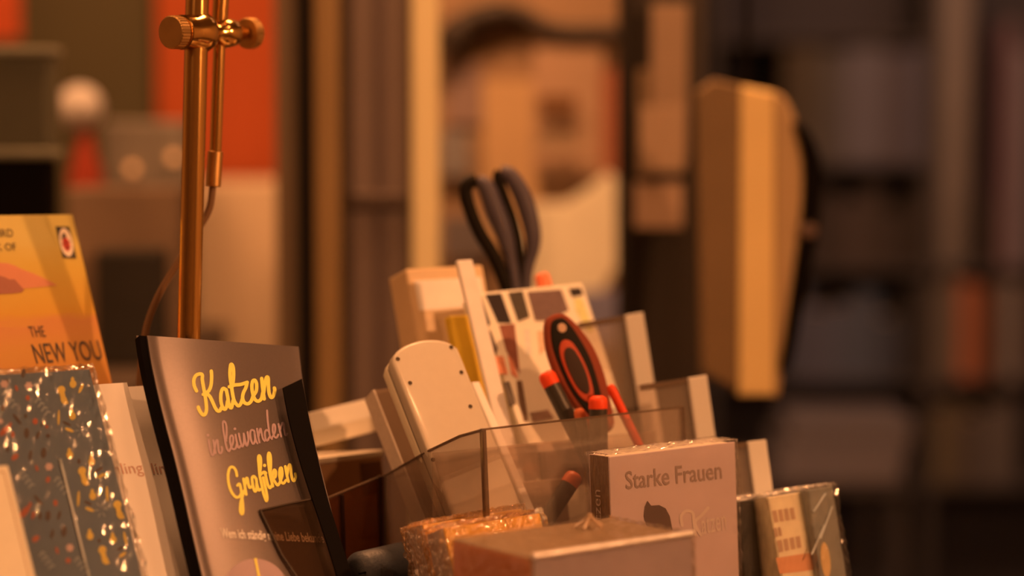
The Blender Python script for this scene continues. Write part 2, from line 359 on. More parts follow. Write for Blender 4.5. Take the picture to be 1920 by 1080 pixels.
dark = [(44, 699, 4, 9, 10), (32, 786, 3, 13, -38), (50, 812, 5, 10), (82, 849, 5, 10, 4), (71, 816, 3, 8, 15), (125, 794, 2.5, 9, -65), (57, 853, 3, 10, 10), (80, 794, 2.5, 7, 30), (72, 938, 3, 13, -40), (90, 967, 5, 10, 4), (111, 966, 3, 9, 15), (120, 996, 5, 11, 4), (98, 1001, 3, 9, 12), (75, 967, 3, 8, 0), (12, 715, 5, 4), (5, 765, 4, 6), (90, 817, 4, 4), (148, 865, 3, 5), (165, 943, 8, 2.5, 25), (186, 880, 8, 2.5, -30), (14, 842, 3, 6), (48, 780, 3, 4), (226, 1028, 7, 2.5, -35), (186, 1014, 3, 4)]
tag(obj('brown_print', motifs(dark), mat('brown_ink', A(74, 38, 20), .5), b), None, None, kind='stuff')
tag(obj('pale_print', motifs(sprig(6, 738)+sprig(68, 752)+sprig(38, 888)+sprig(104, 900)+sprig(76, 1040)+sprig(142, 1050)+[(152+9*math.cos(k), 806+11*math.sin(k), 1.3, 5, math.degrees(k)-90) for k in range(7)]+[(190+9*math.cos(k), 955+12*math.sin(k), 1.3, 5, math.degrees(k)-90) for k in range(7)]), mat('pale_ink', A(140, 108, 80), .5), b), None, None, kind='stuff')
obj('film_seam', join(*[(lambda a, c: ([a+fr.X*-.0008, a+fr.X*.0008, c+fr.X*.0008, c+fr.X*-.0008, (a+c)/2+fr.N*.0006], [(0, 1, 4), (1, 2, 4), (2, 3, 4), (3, 0, 4)]))(s.hit(113, 860, .0012), s.hit(168, 1085, .0012))]), mat('film_fold', A(176, 130, 90), .25, coat=.5), b)
obj('shrink_film', crinkle(fr, -.001, bw+.0018, -bh+.001, .0014, -.0155, .0012, .0022, 44, 3), M_film, b)

# ---- cream card at the bottom left
fr, bw, bh = fit([(1, 0, 15, 872), (1, 1, 88, 1170), (0, 0, -180, 886)], 1.36, 34, 24, 0, .1, .12, rest=TZ, t=.003)
r = thing('greeting_card', fr.pt(bw/2, -bh, 0), 'plain cream card with thin ruled border at the blue patterned book', 'card')
M_cream = mat('cream_card', A(236, 158, 98), .7, scale=90, vary=.05)
obj('card_sheet', bbox(fr, 0, bw, -bh, 0, -.003, 0, .0005, 1), M_cream, r)
obj('border_line', join(bbox(fr, .004, bw-.0035, -.0046, -.004, 0, .0002), bbox(fr, bw-.0041, bw-.0035, -bh+.004, -.004, 0, .0002)), mat('tan_ink', A(160, 92, 48), .6), r)

# ---- two cream booklets with landscape print
M_land = gradient('landscape_print', [(0, A(120, 70, 35)), (.36, A(150, 92, 50)), (.46, A(255, 182, 125)), (.6, A(252, 172, 115)), (1, A(252, 172, 115))], .45, .1, vary=.4, scale=(90, 90, 30), lo=-.12, hi=.13)
M_tanink = mat('faded_red_ink', A(196, 108, 66), .6)
for k, (d, dx, lab) in enumerate(((1.486, 0, 'cream landscape booklet in front, right beside blue patterned book'), (1.55, 64, 'cream landscape booklet in shade behind its twin, beside the grey booklet'))):
    fr, bw, bh = fit([(1, 0, 238+dx, 717+4*k), (1, 1, 352+dx, 1130), (0, 0, 8+dx, 732+4*k)], d, 34, 25, 0, .1, .17, rest=TZ, t=.003)
    r = thing('landscape_booklet', fr.pt(bw/2, -bh, 0), lab, 'booklet', 'cream landscape booklets')
    obj('cover', bbox(fr, 0, bw, -bh, 0, -.0006, 0, 0), M_land, r)
    obj('pages', bbox(fr, .0005, bw-.0005, -bh+.0005, -.0005, -.003, -.0006, 0), M_pages, r)
    sx = 0 if k == 0 else 58
    obj('lettering', text(flat_surf(fr), 'Frühling', (168+sx, 872), (264+sx, 866), (176+sx, 899), .0003), M_tanink, r)

# ---- grey booklet with yellow script title (two copies, one behind the other)
LC = crom([(276, 629), (284, 680), (297, 740), (312, 800), (328, 860), (345, 930), (361, 1000), (380, 1080), (400, 1160)], 4)
RC = crom([(560, 650), (567, 710), (577, 770), (595, 850), (615, 930), (635, 1010), (655, 1080), (668, 1125), (682, 1170)], 4)
frK, kw, kh = fit([(0, 0, 276, 629), (1, 0, 560, 650), (0, 1, 392, 1130), (1, 1, 668, 1130)], 1.485, 28, 28, -5, .12, .2, sig=(5, 6, 4), ws=.5)
NU = 26
def booklet_surface(dz, dpx):
    V = []; F = []
    rows = []
    for i in range(len(LC)):
        row = []
        for j in range(NU+1):
            u = j/NU; x = LC[i].x*(1-u)+RC[i].x*u + dpx; y = LC[i].y*(1-u)+RC[i].y*u
            q = frK.ray(x, y); bul = .0095*math.sin(math.pi*min(1, u*1.05)) - .0015*max(0, (.05-u)/.05)**2
            dr = raydir(x, y); q = q + dr*((bul + dz)/dr.dot(frK.N))
            row.append(q)
        rows.append(row)
    # stop at the table top
    keep = [r for r in rows if min(p.z for p in r) > TZ+.001]
    for r in keep: V += r
    n = NU+1
    for i in range(len(keep)-1):
        for j in range(NU): F.append((i*n+j, i*n+j+1, (i+1)*n+j+1, (i+1)*n+j))
    return V, F, len(keep)
def thick(V, F, t, nv):
    n = len(V); W = V + [v - frK.N*t for v in V]; G = list(F) + [tuple(i+n for i in f)[::-1] for f in F]
    m = NU+1; rim = [(i, 0) for i in range(nv)] + [(nv-1, j) for j in range(1, m)] + [(i, m-1) for i in range(nv-2, -1, -1)] + [(0, j) for j in range(m-2, 0, -1)]
    ids = [i*m+j for i, j in rim]
    for a, b_ in zip(ids, ids[1:]+ids[:1]): G.append((a, b_, b_+n, a+n))
    return W, G
M_grey = mat('satin_grey_cover', (.25, .22, .225), .37, metal=.68, scale=500, vary=.06, spec=.8)
M_yel = mat('yellow_title_ink', A(238, 158, 48), .5)
M_rose = mat('dusty_rose_ink', A(168, 102, 74), .5)
M_white = mat('white_ink', A(240, 165, 115), .5)
M_staple = mat('staple_wire', (.6, .55, .5), .3, metal=1.)
surfK = None
for k, (dz, dpx, lab) in enumerate(((0, 0, 'grey booklet with yellow script title standing in front of its twin'), (-.0125, -20, 'grey booklet peeking out behind its twin, only its spine showing'))):
    V, F, nv = booklet_surface(dz, dpx)
    base = V[(nv-1)*(NU+1)+NU//2].copy()
    r = thing('script_title_booklet', base, lab, 'booklet', 'grey script title booklets')
    obj('cover', thick(V, F, .0006, nv), M_grey, r, smooth=True)
    V2 = [v - frK.N*.0007 for v in V]
    obj('inner_pages', thick(V2, F, .0014, nv), mat('dark_page_edges', (.02, .014, .012), .8), r, smooth=True)
    for (a, c) in (((318, 828), (328, 862)), ):
        pa, pb = frK.ray(a[0]+dpx+2, a[1], dz-.0045), frK.ray(c[0]+dpx+3, c[1], dz-.0045)
        obj('staple', tube([pa+frK.X*.001, pa-frK.X*.0012+frK.N*.0006, pb-frK.X*.0012+frK.N*.0006, pb+frK.X*.001], .0004, 8), M_staple, r)
    if k == 0:
        surfK = Surf((V, F), frK)
        z1 = lambda x, y: (350+x/8.31, 660+y/8.31); z2 = lambda x, y: (380+x/9, 760+y/9); z3 = lambda x, y: (410+x/7.713, 840+y/7.713)
        KAT = [[(150, 610), (115, 530), (108, 440), (140, 370), (200, 345), (240, 360), (240, 430), (255, 530), (275, 640), (295, 760), (305, 880), (295, 950), (265, 985), (225, 960), (190, 900), (178, 862)],
            [(380, 300), (385, 400), (375, 520), (345, 600), (300, 640), (255, 665)], [(310, 650), (360, 700), (400, 780), (440, 870), (480, 920), (515, 915), (535, 870)],
            [(615, 600), (570, 570), (540, 610), (527, 700), (535, 800), (560, 870), (592, 895), (620, 850), (632, 770)], [(612, 590), (635, 700), (650, 800), (682, 875), (705, 840), (718, 760)],
            [(700, 560), (680, 450), (670, 330), (680, 215), (697, 195), (720, 240), (728, 340), (722, 450), (705, 540)], [(695, 540), (712, 660), (740, 770), (795, 840), (835, 815), (862, 740)], [(660, 545), (740, 518), (840, 508), (940, 475)],
            [(938, 480), (918, 560), (880, 640), (868, 720), (895, 790), (950, 810), (1000, 770), (1030, 690)],
            [(1030, 690), (1080, 610), (1085, 500), (1060, 445), (1025, 460), (1012, 540), (1025, 650), (1060, 740), (1110, 770), (1160, 730), (1180, 640)],
            [(1165, 415), (1175, 520), (1190, 640), (1205, 735)], [(1195, 640), (1215, 500), (1240, 400), (1265, 410), (1270, 520), (1280, 640), (1310, 710), (1345, 690), (1368, 610), (1363, 565)]]
        GRA = [[(260, 405), (245, 330), (205, 280), (160, 290), (135, 370), (135, 470), (155, 570), (195, 660), (250, 715), (300, 700), (330, 640)], [(268, 545), (295, 520), (312, 560), (325, 640), (335, 720), (345, 820), (350, 920), (335, 960), (310, 920), (310, 840), (322, 760), (345, 690), (365, 620)],
            [(355, 450), (375, 560), (395, 675)], [(375, 560), (390, 460), (410, 440), (425, 520), (445, 575), (470, 560)],
            [(540, 450), (505, 412), (480, 440), (490, 540), (518, 628), (545, 600), (545, 500)], [(540, 450), (550, 530), (575, 610), (602, 600)],
            [(600, 380), (575, 230), (570, 140), (585, 112), (605, 160), (605, 260), (590, 380)], [(575, 230), (590, 400), (615, 520), (645, 660), (685, 768), (698, 720), (682, 620), (660, 520), (640, 430)], [(595, 395), (650, 350), (680, 365)], [(665, 355), (685, 440), (710, 540), (740, 580), (765, 540)],
            [(745, 380), (720, 260), (710, 130), (723, 72), (745, 120), (750, 230), (745, 350)], [(720, 260), (745, 420), (780, 555)], [(765, 450), (795, 325), (822, 345), (815, 420), (788, 445), (815, 500), (850, 540), (882, 500)],
            [(882, 500), (915, 400), (908, 300), (885, 300), (875, 380), (890, 470), (930, 515), (968, 470)], [(960, 270), (980, 380), (1005, 488)], [(985, 400), (1015, 250), (1040, 270), (1045, 370), (1065, 460), (1090, 475), (1110, 420), (1105, 375)]]
        LEI = [[(95, 590), (120, 740), (150, 840), (180, 830), (190, 750)], [(175, 595), (190, 700), (210, 810)], [(200, 720), (218, 620), (245, 592), (255, 680), (270, 790), (300, 815), (325, 760), (318, 705)],
            [(395, 600), (365, 540), (345, 430), (335, 320), (350, 272), (385, 310), (400, 420), (395, 560)], [(345, 430), (370, 580), (400, 720), (438, 780), (470, 720)], [(470, 720), (505, 640), (510, 540), (480, 512), (455, 560), (465, 660), (500, 740), (550, 730), (570, 660)],
            [(550, 500), (570, 620), (602, 720), (632, 690)], [(605, 480), (630, 600), (665, 700), (692, 620), (688, 480)], [(690, 490), (712, 600), (740, 690), (768, 580), (752, 455)], [(860, 430), (820, 420), (798, 470), (810, 580), (845, 655), (878, 600), (870, 470)], [(868, 440), (890, 580), (920, 645)],
            [(912, 400), (930, 520), (955, 630)], [(940, 520), (968, 392), (990, 470), (1010, 560), (1040, 605)], [(1110, 440), (1070, 420), (1045, 470), (1055, 560), (1085, 600), (1120, 540)], [(1082, 90), (1092, 250), (1110, 400), (1130, 520), (1165, 570)],
            [(1165, 550), (1215, 450), (1215, 345), (1185, 332), (1178, 430), (1200, 520), (1240, 550), (1272, 500)], [(1275, 320), (1295, 420), (1320, 530)], [(1300, 420), (1340, 300), (1365, 320), (1375, 420), (1395, 510), (1425, 480)]]
        obj('title_lettering', strokes(surfK, KAT, 3.3, z1), M_yel, r); obj('title_lettering', strokes(surfK, GRA, 2.6, z3, dots=[(660, 255, 3.2)]), M_yel, r)
        obj('middle_lettering', strokes(surfK, LEI, 1.9, z2, dots=[(85, 508, 2.6), (540, 400, 2.6)]), M_rose, r)
        obj('small_lettering', text(surfK, 'Wem ich ständig meine Liebe bekunde', (412, 991), (604, 1001), (417, 1014), .0004, .018), M_white, r)
        rg_ = [(478+62*a/6*math.cos(k*math.pi/20), 1110+62*a/6*math.sin(k*math.pi/20)) for a in range(1, 7) for k in range(40)]
        c = obj('round_print', ([surfK.hit(x, y, .0004) for x, y in rg_+[(478, 1110)]], [(a*40+k, a*40+(k+1) % 40, a*40+40+(k+1) % 40, a*40+40+k) for a in range(5) for k in range(40)]+[(k, (k+1) % 40, 240) for k in range(40)]), M_rose, r)
        obj('yellow_stem_print', poly(surfK, [(475, 1048), (480, 1047), (487, 1082), (482, 1082)], .0008), M_yel, c)

# ---- black strap of the booklet stand and the dark reflection sheet
stand = thing('booklet_stand', frK.ray(600, 1100, -.03), 'black curved strap stand holding the grey script title booklet', 'stand')
SL = crom([(531, 727), (541, 780), (556, 840), (574, 900), (596, 965), (614, 1020), (632, 1080), (650, 1150)], 4)
SR = crom([(566, 710), (577, 770), (594, 850), (612, 925), (630, 985), (646, 1035), (660, 1080), (678, 1150)], 4)
V = []
for a, b_ in zip(SL, SR):
    V += [frK.ray(a.x, a.y, .0132), frK.ray(b_.x, b_.y, .0125)]
V = V + [v - frK.N*.0012 for v in V]; n = len(SL)*2; F = []
for i in range(len(SL)-1):
    q = (2*i, 2*i+1, 2*i+3, 2*i+2); F += [q, tuple(k+n for k in q)[::-1], (2*i, 2*i+2, 2*i+2+n, 2*i+n), (2*i+1, 2*i+1+n, 2*i+3+n, 2*i+3)]
F += [(0, n, n+1, 1), (n-2, n-1, 2*n-1, 2*n-2)]
obj('strap', (V, F), M_black, stand)
M_refl = clear('dark_reflection', (.76, .68, .6), gloss=.02, diff=.05, dcol=(.12, .09, .06), rough=.1)
refl_outline = [local(frK, *p, .0108) for p in [(488, 957), (540, 945), (596, 934), (650, 1095), (572, 1105), (528, 1040)]]
refl = obj('reflection_sheet', slab(frK.moved(0, 0, .0108), refl_outline, -.0002, .0006), M_refl, stand)  # thin dark sheet imitates a dark reflection on the glossy cover
obj('reflection_edge', join(tube([frK.ray(*p, .0112) for p in [(488, 957), (540, 945), (590, 935)]], .0009, 6), tube([frK.ray(*p, .0112) for p in [(488, 957), (528, 1040), (572, 1105)]], .0011, 6)), mat('dark_reflection_edge', (.03, .018, .01), .5), refl)
V, F, nv = booklet_surface(-.0045, -15)
obj('gap_shade_plate', thick(V, F, .006, nv), M_black, stand)  # black sheet stands in for the shade between the two booklets
obj('base_plate', box(-.17, -.10, 1.33, 1.40, TZ, TZ+.003, .0005), M_black, stand)

# ------------------------------------------------------------------ brass lamp
DL = 1.56
pole_top, pole_bot = P(371, -40, DL), P(354, 640, DL)
ax = (pole_top-pole_bot).normalized()
pb = pole_bot + ax*((TZ+.018-pole_bot.z)/ax.z); pt = pole_top + ax*.32
lamp = thing('brass_lamp', Vector((pb.x, pb.y, TZ)), 'polished brass lamp stem with knobbed joint behind the grey booklets', 'lamp')
obj('base', lathe(Vector((pb.x, pb.y, TZ)), Vector((0, 0, 1)), [(0, .055), (.004, .057), (.010, .055), (.014, .03), (.022, .012)]), M_brass, lamp, smooth=True)
obj('pole', tube([pb, pt], .0084, 32), M_brass, lamp, smooth=True)
kc = P(369, 61, DL)                                     # joint on the pole
axk = Vector((.56, .828, .03)).normalized()
j = obj('joint', lathe(kc, axk, [(-.018, .009), (-.0165, .0125), (-.006, .0128), (-.002, .0148), (.006, .0146), (.013, .0112), (.018, .006), (.022, .006), (.026, .0092), (.032, .0110), (.039, .0098), (.045, .006), (.052, .0045)], 36), M_brass, lamp, smooth=True)
def knob(c, axis, r, t, m, parent):
    V, F = lathe(c, axis, [(0, r*.90), (.0006, r*.985), (t-.0006, r*.985), (t, r*.90)], 64)
    for i, v in enumerate(V):                            # knurled rim
        if 64 <= i < 192 and i % 2: V[i] = v + (v-(c+axis*(v-c).dot(axis))).normalized()*(-.0004)
    return obj('knob', (V, F), m, parent)
knob(kc + axk*-.0275, axk, .0122, .009, M_brass2, j)
knob(kc + axk*.054, axk, .0118, .008, M_brass2, j)
rc = kc + axk*.032
def onplane(px, py):                                     # depth of the second rod
    return P(px, py, (rc-CAM).dot(FW))
obj('side_rod', tube([onplane(413, 40), onplane(404, 290)], .0044, 24), M_brass, lamp, smooth=True)
ra = onplane(411, 60); rb = onplane(415, -10); rd = (rb-ra).normalized()
ue = ra + rd*.30
obj('upper_rod', tube([ra, ue], .0058, 24), M_brass, lamp, smooth=True)
sl = obj('sleeve', lathe(onplane(400, 350), (onplane(404, 283)-onplane(400, 350)), [(0, .0050), (.0006, .0056), (.0255, .0056), (.026, .005)], 28), M_brass2, lamp, smooth=True)
cp = crom([onplane(399, 348), onplane(393, 390), onplane(372, 430), onplane(335, 490), onplane(310, 530), onplane(290, 570), onplane(276, 610), onplane(268, 655), onplane(262, 720), onplane(262, 800), onplane(270, 900)], 5)
cp.append(Vector((cp[-1].x, cp[-1].y, TZ+.004)))
obj('cord', tube(cp, .0026, 10), mat('brown_cord', A(120, 60, 24), .6), lamp, smooth=True)
# shade above the picture
sh = ue + Vector((0, 0, .0))
obj('shade', tube([sh+Vector((-.02, 0, .0)), sh+Vector((-.02, 0, .012)), sh+Vector((-.02, 0, .05)), sh+Vector((-.02, 0, .085)), sh+Vector((-.02, 0, .1))], [.075, .073, .06, .035, .012], 32, cap=False), M_brass, lamp, smooth=True)

# pendant lamp to the right of the display (outside the picture): the key light is its bulb
pl = thing('pendant_lamp', (KEY.x, KEY.y, KEY.z-.02), 'small pendant lamp hanging right of the display', 'lamp')
obj('cord', tube([KEY+Vector((0, 0, .1)), Vector((KEY.x, KEY.y, 2.8))], .004, 8), M_black, pl)
obj('shade', tube([KEY+Vector((0, 0, .05)), KEY+Vector((0, 0, .09)), KEY+Vector((0, 0, .105))], [.11, .05, .012], 32, cap=False), M_brass, pl, smooth=True)

# ------------------------------------------------------------------ things behind and beside the holder
M_creambox = mat('cream_carton', A(226, 150, 92), .7, scale=30, vary=.06)
M_brownbox = mat('orange_brown_carton', A(176, 96, 46), .6, scale=20, vary=.12)
fr, bw, bh = fit([(0, 0, 578, 776), (1, 0, 700, 746), (0, 1, 600, 866)], 1.655, 36, 14, 2, .065, .05)
# lower carton carries the cream one
low_z = fr.pt(0, -bh, -.05).z
f2, w2, h2 = fit([(0, 0, 560, 866), (1, 0, 716, 846), (0, 1, 580, 1060)], 1.615, 36, 2, 0, .08, .1, rest=TZ, t=.10)
r = thing('carton', f2.pt(w2/2, -h2, -.05), 'orange-brown carton behind the black strap, under the cream carton', 'box')
obj('carton_body', bbox(f2, 0, w2, -h2, 0, -.10, 0, .0015), M_brownbox, r)
obj('lid_edge', bbox(f2, -.001, w2+.001, -.004, .0012, -.101, .0012, .0008, 1), M_creambox, r)
obj('dark_label', bbox(f2, w2-.021, w2-.002, -.032, -.007, 0, .0004), mat('dark_label_print', A(110, 50, 22), .6), r)
topz = f2.pt(0, .0012, 0).z
fr, bw, bh = fit([(0, 0, 578, 776), (1, 0, 700, 746), (0, 1, 600, 866)], 1.655, 36, 14, 2, .065, .05, rest=topz, t=.02)
r = thing('carton', fr.pt(bw/2, -bh, -.01), 'cream carton leaning on top of the orange-brown carton', 'box')
obj('carton_body', bbox(fr, 0, bw, -bh, 0, -.02, 0, .001), M_creambox, r)
obj('lid_flap', bbox(fr, 0, bw, -.014, .0006, 0, .0008, .0003, 1), mat('cream_carton_flap', A(232, 158, 102), .65, scale=30, vary=.05), r)

# grey rolled pouch at the bottom edge
c0, c1 = P(672, 1074, 1.50), P(770, 1052, 1.56)
r = thing('spectacle_case', Vector(((c0.x+c1.x)/2, (c0.y+c1.y)/2, TZ)), 'dark grey rounded case lying between strap and foil-wrapped books', 'case')
dv = (c1-c0).normalized(); c0z = c0
M_case = mat('grey_leatherette', A(72, 52, 38), .5, bump=.2, scale=400)
obj('case_body', lathe(c0, dv, [(-.002, .008), (.0, .0115), (.004, .0145), (.06, .0150), (.11, .0145), (.114, .0115), (.116, .006)], 28), M_case, r, smooth=True)
obj('hinge_line', tube([c0+dv*.003+Vector((0, -.0147, .002)), c0+dv*.11+Vector((0, -.0147, .002))], .0007, 6), M_black, r)
hz = c0.z-.0145
obj('rest_block', box(min(c0.x, c1.x)+.002, c1.x+.012, c0.y-.004, c1.y+.02, TZ, hz, .002), M_case, r)

# leaning pale book; the device's shade is put into its dark front colour
fr, bw, bh = fit([(0, 0, 700, 731), (0, 1, 806, 1000), (1, 0, 790, 722)], 1.60, 35, 36, 0, .055, .16, rest=TZ, t=.014)
M_pale = mat('pale_spine_cloth', A(214, 140, 88), .7, bump=.1, scale=300)
book('cloth_book', fr, bw, bh, .014, mat('shaded_cover', A(120, 66, 32), .6), M_pages, 'slim book with pale spine leaning left of the cream plastic device', mspine=M_pale)
# pale spine proud of the boards
obj('spine_cloth', bbox(fr, -.0006, .0012, -bh, 0, -.0145, .0004, .0003, 1), M_pale, [o for o in bpy.data.objects if o.name.startswith('cloth_book')][0])

# cream plastic device with screw holes
fr, bw, bh = fit([(0, 0, 733, 672), (1, 0, 856, 640), (1, 1, 985, 965), (0, 1, 858, 985)], 1.555, 35, 32, 3, .06, .15, sig=(6, 10, 6), rest=TZ, t=.024)
M_dev = mat('cream_plastic', A(238, 158, 98, .64), .4, scale=150, vary=.04, coat=.15)
r = thing('plastic_device', fr.pt(bw/2, -bh, -.012), 'cream plastic device casing with small screw holes leaning in the holder', 'device')
arc = [(bw*u, .0085*math.sin(math.pi*u)**.7+.001-.0035*(abs(2*u-1)**6)) for u in [i/14 for i in range(15)]]
outl = [(0, -bh+.003), (.003, -bh), (bw-.003, -bh), (bw, -bh+.003)] + arc[::-1]
obj('front_shell', slab(fr, outl, -.012, 0, .0028), M_dev, r, smooth=True)
obj('back_shell', slab(fr, [(x*.985+.0004, y-.0006) for x, y in outl], -.024, -.0126, .0028), mat('cream_plastic_back', A(226, 152, 92), .4, scale=150, vary=.05), r, smooth=True)
obj('seam_gap_shade', slab(fr, [(x*.97+.0009, y*.99-.001) for x, y in outl], -.0127, -.0119), mat('seam_shade', (.12, .08, .05), .8), r)  # dark colour stands in for shade in the gap between the shells
for (x, y) in ((746, 673), (769, 718), (846, 651), (865, 698), (882, 762), (812, 862)):
    q = fr.ray(x, y, .0001)
    obj('screw_hole', lathe(q, fr.N, [(-.0006, .0014), (.0002, .0016), (.0003, .0010)], 14), mat('screw_metal', (.06, .045, .03), .4, metal=.6), r)
M_whitecard = mat('white_card', A(250, 186, 130), .6, scale=60, vary=.04)
fr3, w3, h3 = fit([(0, 0, 884, 716), (1, 0, 899, 712), (0, 1, 985, 950)], 1.60, 35, 36, 0, .007, .12, rest=TZ+.004, t=.05)
tag(obj('white_card', bbox(fr3, 0, w3, -h3, 0, -.05, 0, .0008, 1), M_whitecard), 'thin white card edge showing right of the cream plastic device', 'card')

# ------------------------------------------------------------------ clear acrylic holder
YAW = 35.
Xh, _ = axes(YAW, 0, 0); Bh = Vector((-math.sin(math.radians(YAW)), math.cos(math.radians(YAW)), 0)); Z = Vector((0, 0, 1))
fh, hw_, hh_ = fit([(0, 0, 905, 806), (1, 0, 1283, 766), (0, 1, 912, 960), (1, 1, 1288, 900)], 1.475, 35, 2, 0, .16, .06, rest=TZ+.004)
hold = thing('acrylic_holder', Vector((fh.pt(hw_/2, 0, -.05).x, fh.pt(hw_/2, 0, -.05).y, TZ)), 'clear acrylic counter holder full of pens and tools', 'holder')
obj('front_panel', bbox(fh, 0, hw_, -hh_, 0, -.0025, 0, .0004, 1), M_acry, hold)
obj('front_rim', bbox(fh, 0, hw_, -.0004, .0008, -.0027, .0002, 0), M_acry_edge, hold)
obj('corner_post', bbox(fh, -.0005, .0032, -hh_, .0004, -.0035, .0006, .0006, 1), M_acry_edge, hold)
obj('corner_post', bbox(fh, hw_-.002, hw_+.0005, -hh_, .0004, -.0035, .0006, .0006, 1), M_acry_edge, hold)
# left wing: side wall running back from the corner, its top edge sloping down
fw_ = Frame(fh.pt(0, 0, -.003), -Bh, Z)                # local x runs toward the corner (negative = backwards)
wing = [local(fw_, *p) for p in [(905, 806), (862, 818), (805, 845), (720, 893)]]
bot = TZ+.004-fw_.O.z
obj('side_panel', slab(fw_, wing + [(wing[-1][0], bot), (wing[0][0], bot)], -.001, .001), M_acry, hold)
obj('side_rim', tube([fw_.pt(x, y) for x, y in wing], .0011, 8), M_acry_edge, hold)
obj('back_post', tube([fw_.pt(wing[-1][0], wing[-1][1]), fw_.pt(wing[-1][0], bot)], .0017, 8), mat('dark_acrylic_edge', A(62, 24, 10), .3), hold)
wl = wing[-1][0]
# divider inside and bottom plate
obj('base_plate', (bbox(Frame(Vector((fh.O.x, fh.O.y, TZ)), Xh, Z), 0, hw_, 0, .004, wl, -.0005)), M_acry, hold)
fd = Frame(fh.pt(0, -.018, -.055), Xh, Z)
obj('divider', bbox(fd, .002, hw_-.002, TZ+.004-fd.O.z, 0, -.002, 0, .0004, 1), M_acry, hold)
# stepped rear panels with thick frosted right edges
for (pts, d) in (([(1, 0, 1203, 587), (0, 0, 1120, 602), (1, 1, 1232, 775), (0, 1, 1150, 790)], 1.72), ([(1, 0, 1322, 705), (0, 0, 1236, 720), (1, 1, 1340, 840), (0, 1, 1256, 852)], 1.675), ([(1, 0, 1433, 826), (0, 0, 1372, 834), (1, 1, 1447, 930), (0, 1, 1386, 936)], 1.645)):
    ft, tw, th = fit(pts, d, 35, 8, 0, .04, .06, rest=TZ, t=.004)
    pn = obj('rear_panel', bbox(ft, -.02, tw, -th, 0, -.004, 0, .0005, 1), M_acry, hold)
    ew = .0185 if d > 1.6 else .0165
    obj('frosted_edge', bbox(ft, tw-ew, tw, -th, .0006, .0003, .0028, .0006, 1), M_frost, pn)
    obj('panel_rim', bbox(ft, -.02, tw-ew, -.004, .0006, .0003, .0012, .0003, 1), M_acry_edge, pn)
# left pocket further back
fp, pw, ph = fit([(0, 0, 640, 925), (1, 0, 713, 893), (0, 1, 645, 1080)], 1.56, 35, 0, 0, .035, .08, rest=TZ)
pk = thing('acrylic_pocket', Vector((fp.pt(pw/2, 0).x, fp.pt(pw/2, 0).y, TZ)), 'small clear pocket with dark edges left of the foil-wrapped books', 'holder')
M_dedge = MATS['dark_acrylic_edge']
obj('front_panel', bbox(fp, -.018, pw, -ph, 0, -.002, 0), clear('amber_acrylic', (.8, .6, .45), gloss=.03, diff=.2, dcol=(.4, .18, .07)), pk)
obj('edge_post', bbox(fp, -.0012, .0022, -ph, -.001, -.0028, .0008, .0005, 1), M_dedge, pk)
obj('edge_post', bbox(fp, pw-.0018, pw+.0018, -ph, .001, -.0028, .0008, .0005, 1), M_dedge, pk)
obj('top_rim', bbox(fp, -.018, pw, -.0006, .0006, -.0022, .0002), M_acry_edge, pk)

# papers standing inside the holder
fc, cw, ch = fit([(0, 0, 925, 838), (1, 0, 1112, 822), (0, 1, 940, 960)], 1.60, 35, 8, 0, .085, .06, rest=TZ+.004, t=.004)
r = thing('brown_card', fc.pt(cw/2, -ch), 'brown card with dark square standing behind the clear front panel', 'card')
obj('card_sheet', bbox(fc, 0, cw, -ch, 0, -.004, 0, .0006, 1), mat('tan_card', A(196, 120, 72), .7, vary=.15), r)
obj('dark_square_print', bbox(fc, cw*.42, cw*.98, -.034, -.006, 0, .0003), mat('umber_print', A(104, 56, 30), .7), r)
fc, cw, ch = fit([(0, 0, 965, 905), (1, 0, 1060, 896), (0, 1, 972, 970)], 1.575, 35, 8, 0, .05, .04, rest=TZ+.004, t=.002)
tag(obj('folded_note', bbox(fc, 0, cw, -ch, 0, -.002, 0, .0005, 1), mat('peach_note', A(206, 132, 82), .7)), 'small peach note standing behind the slanted black pen', 'note')

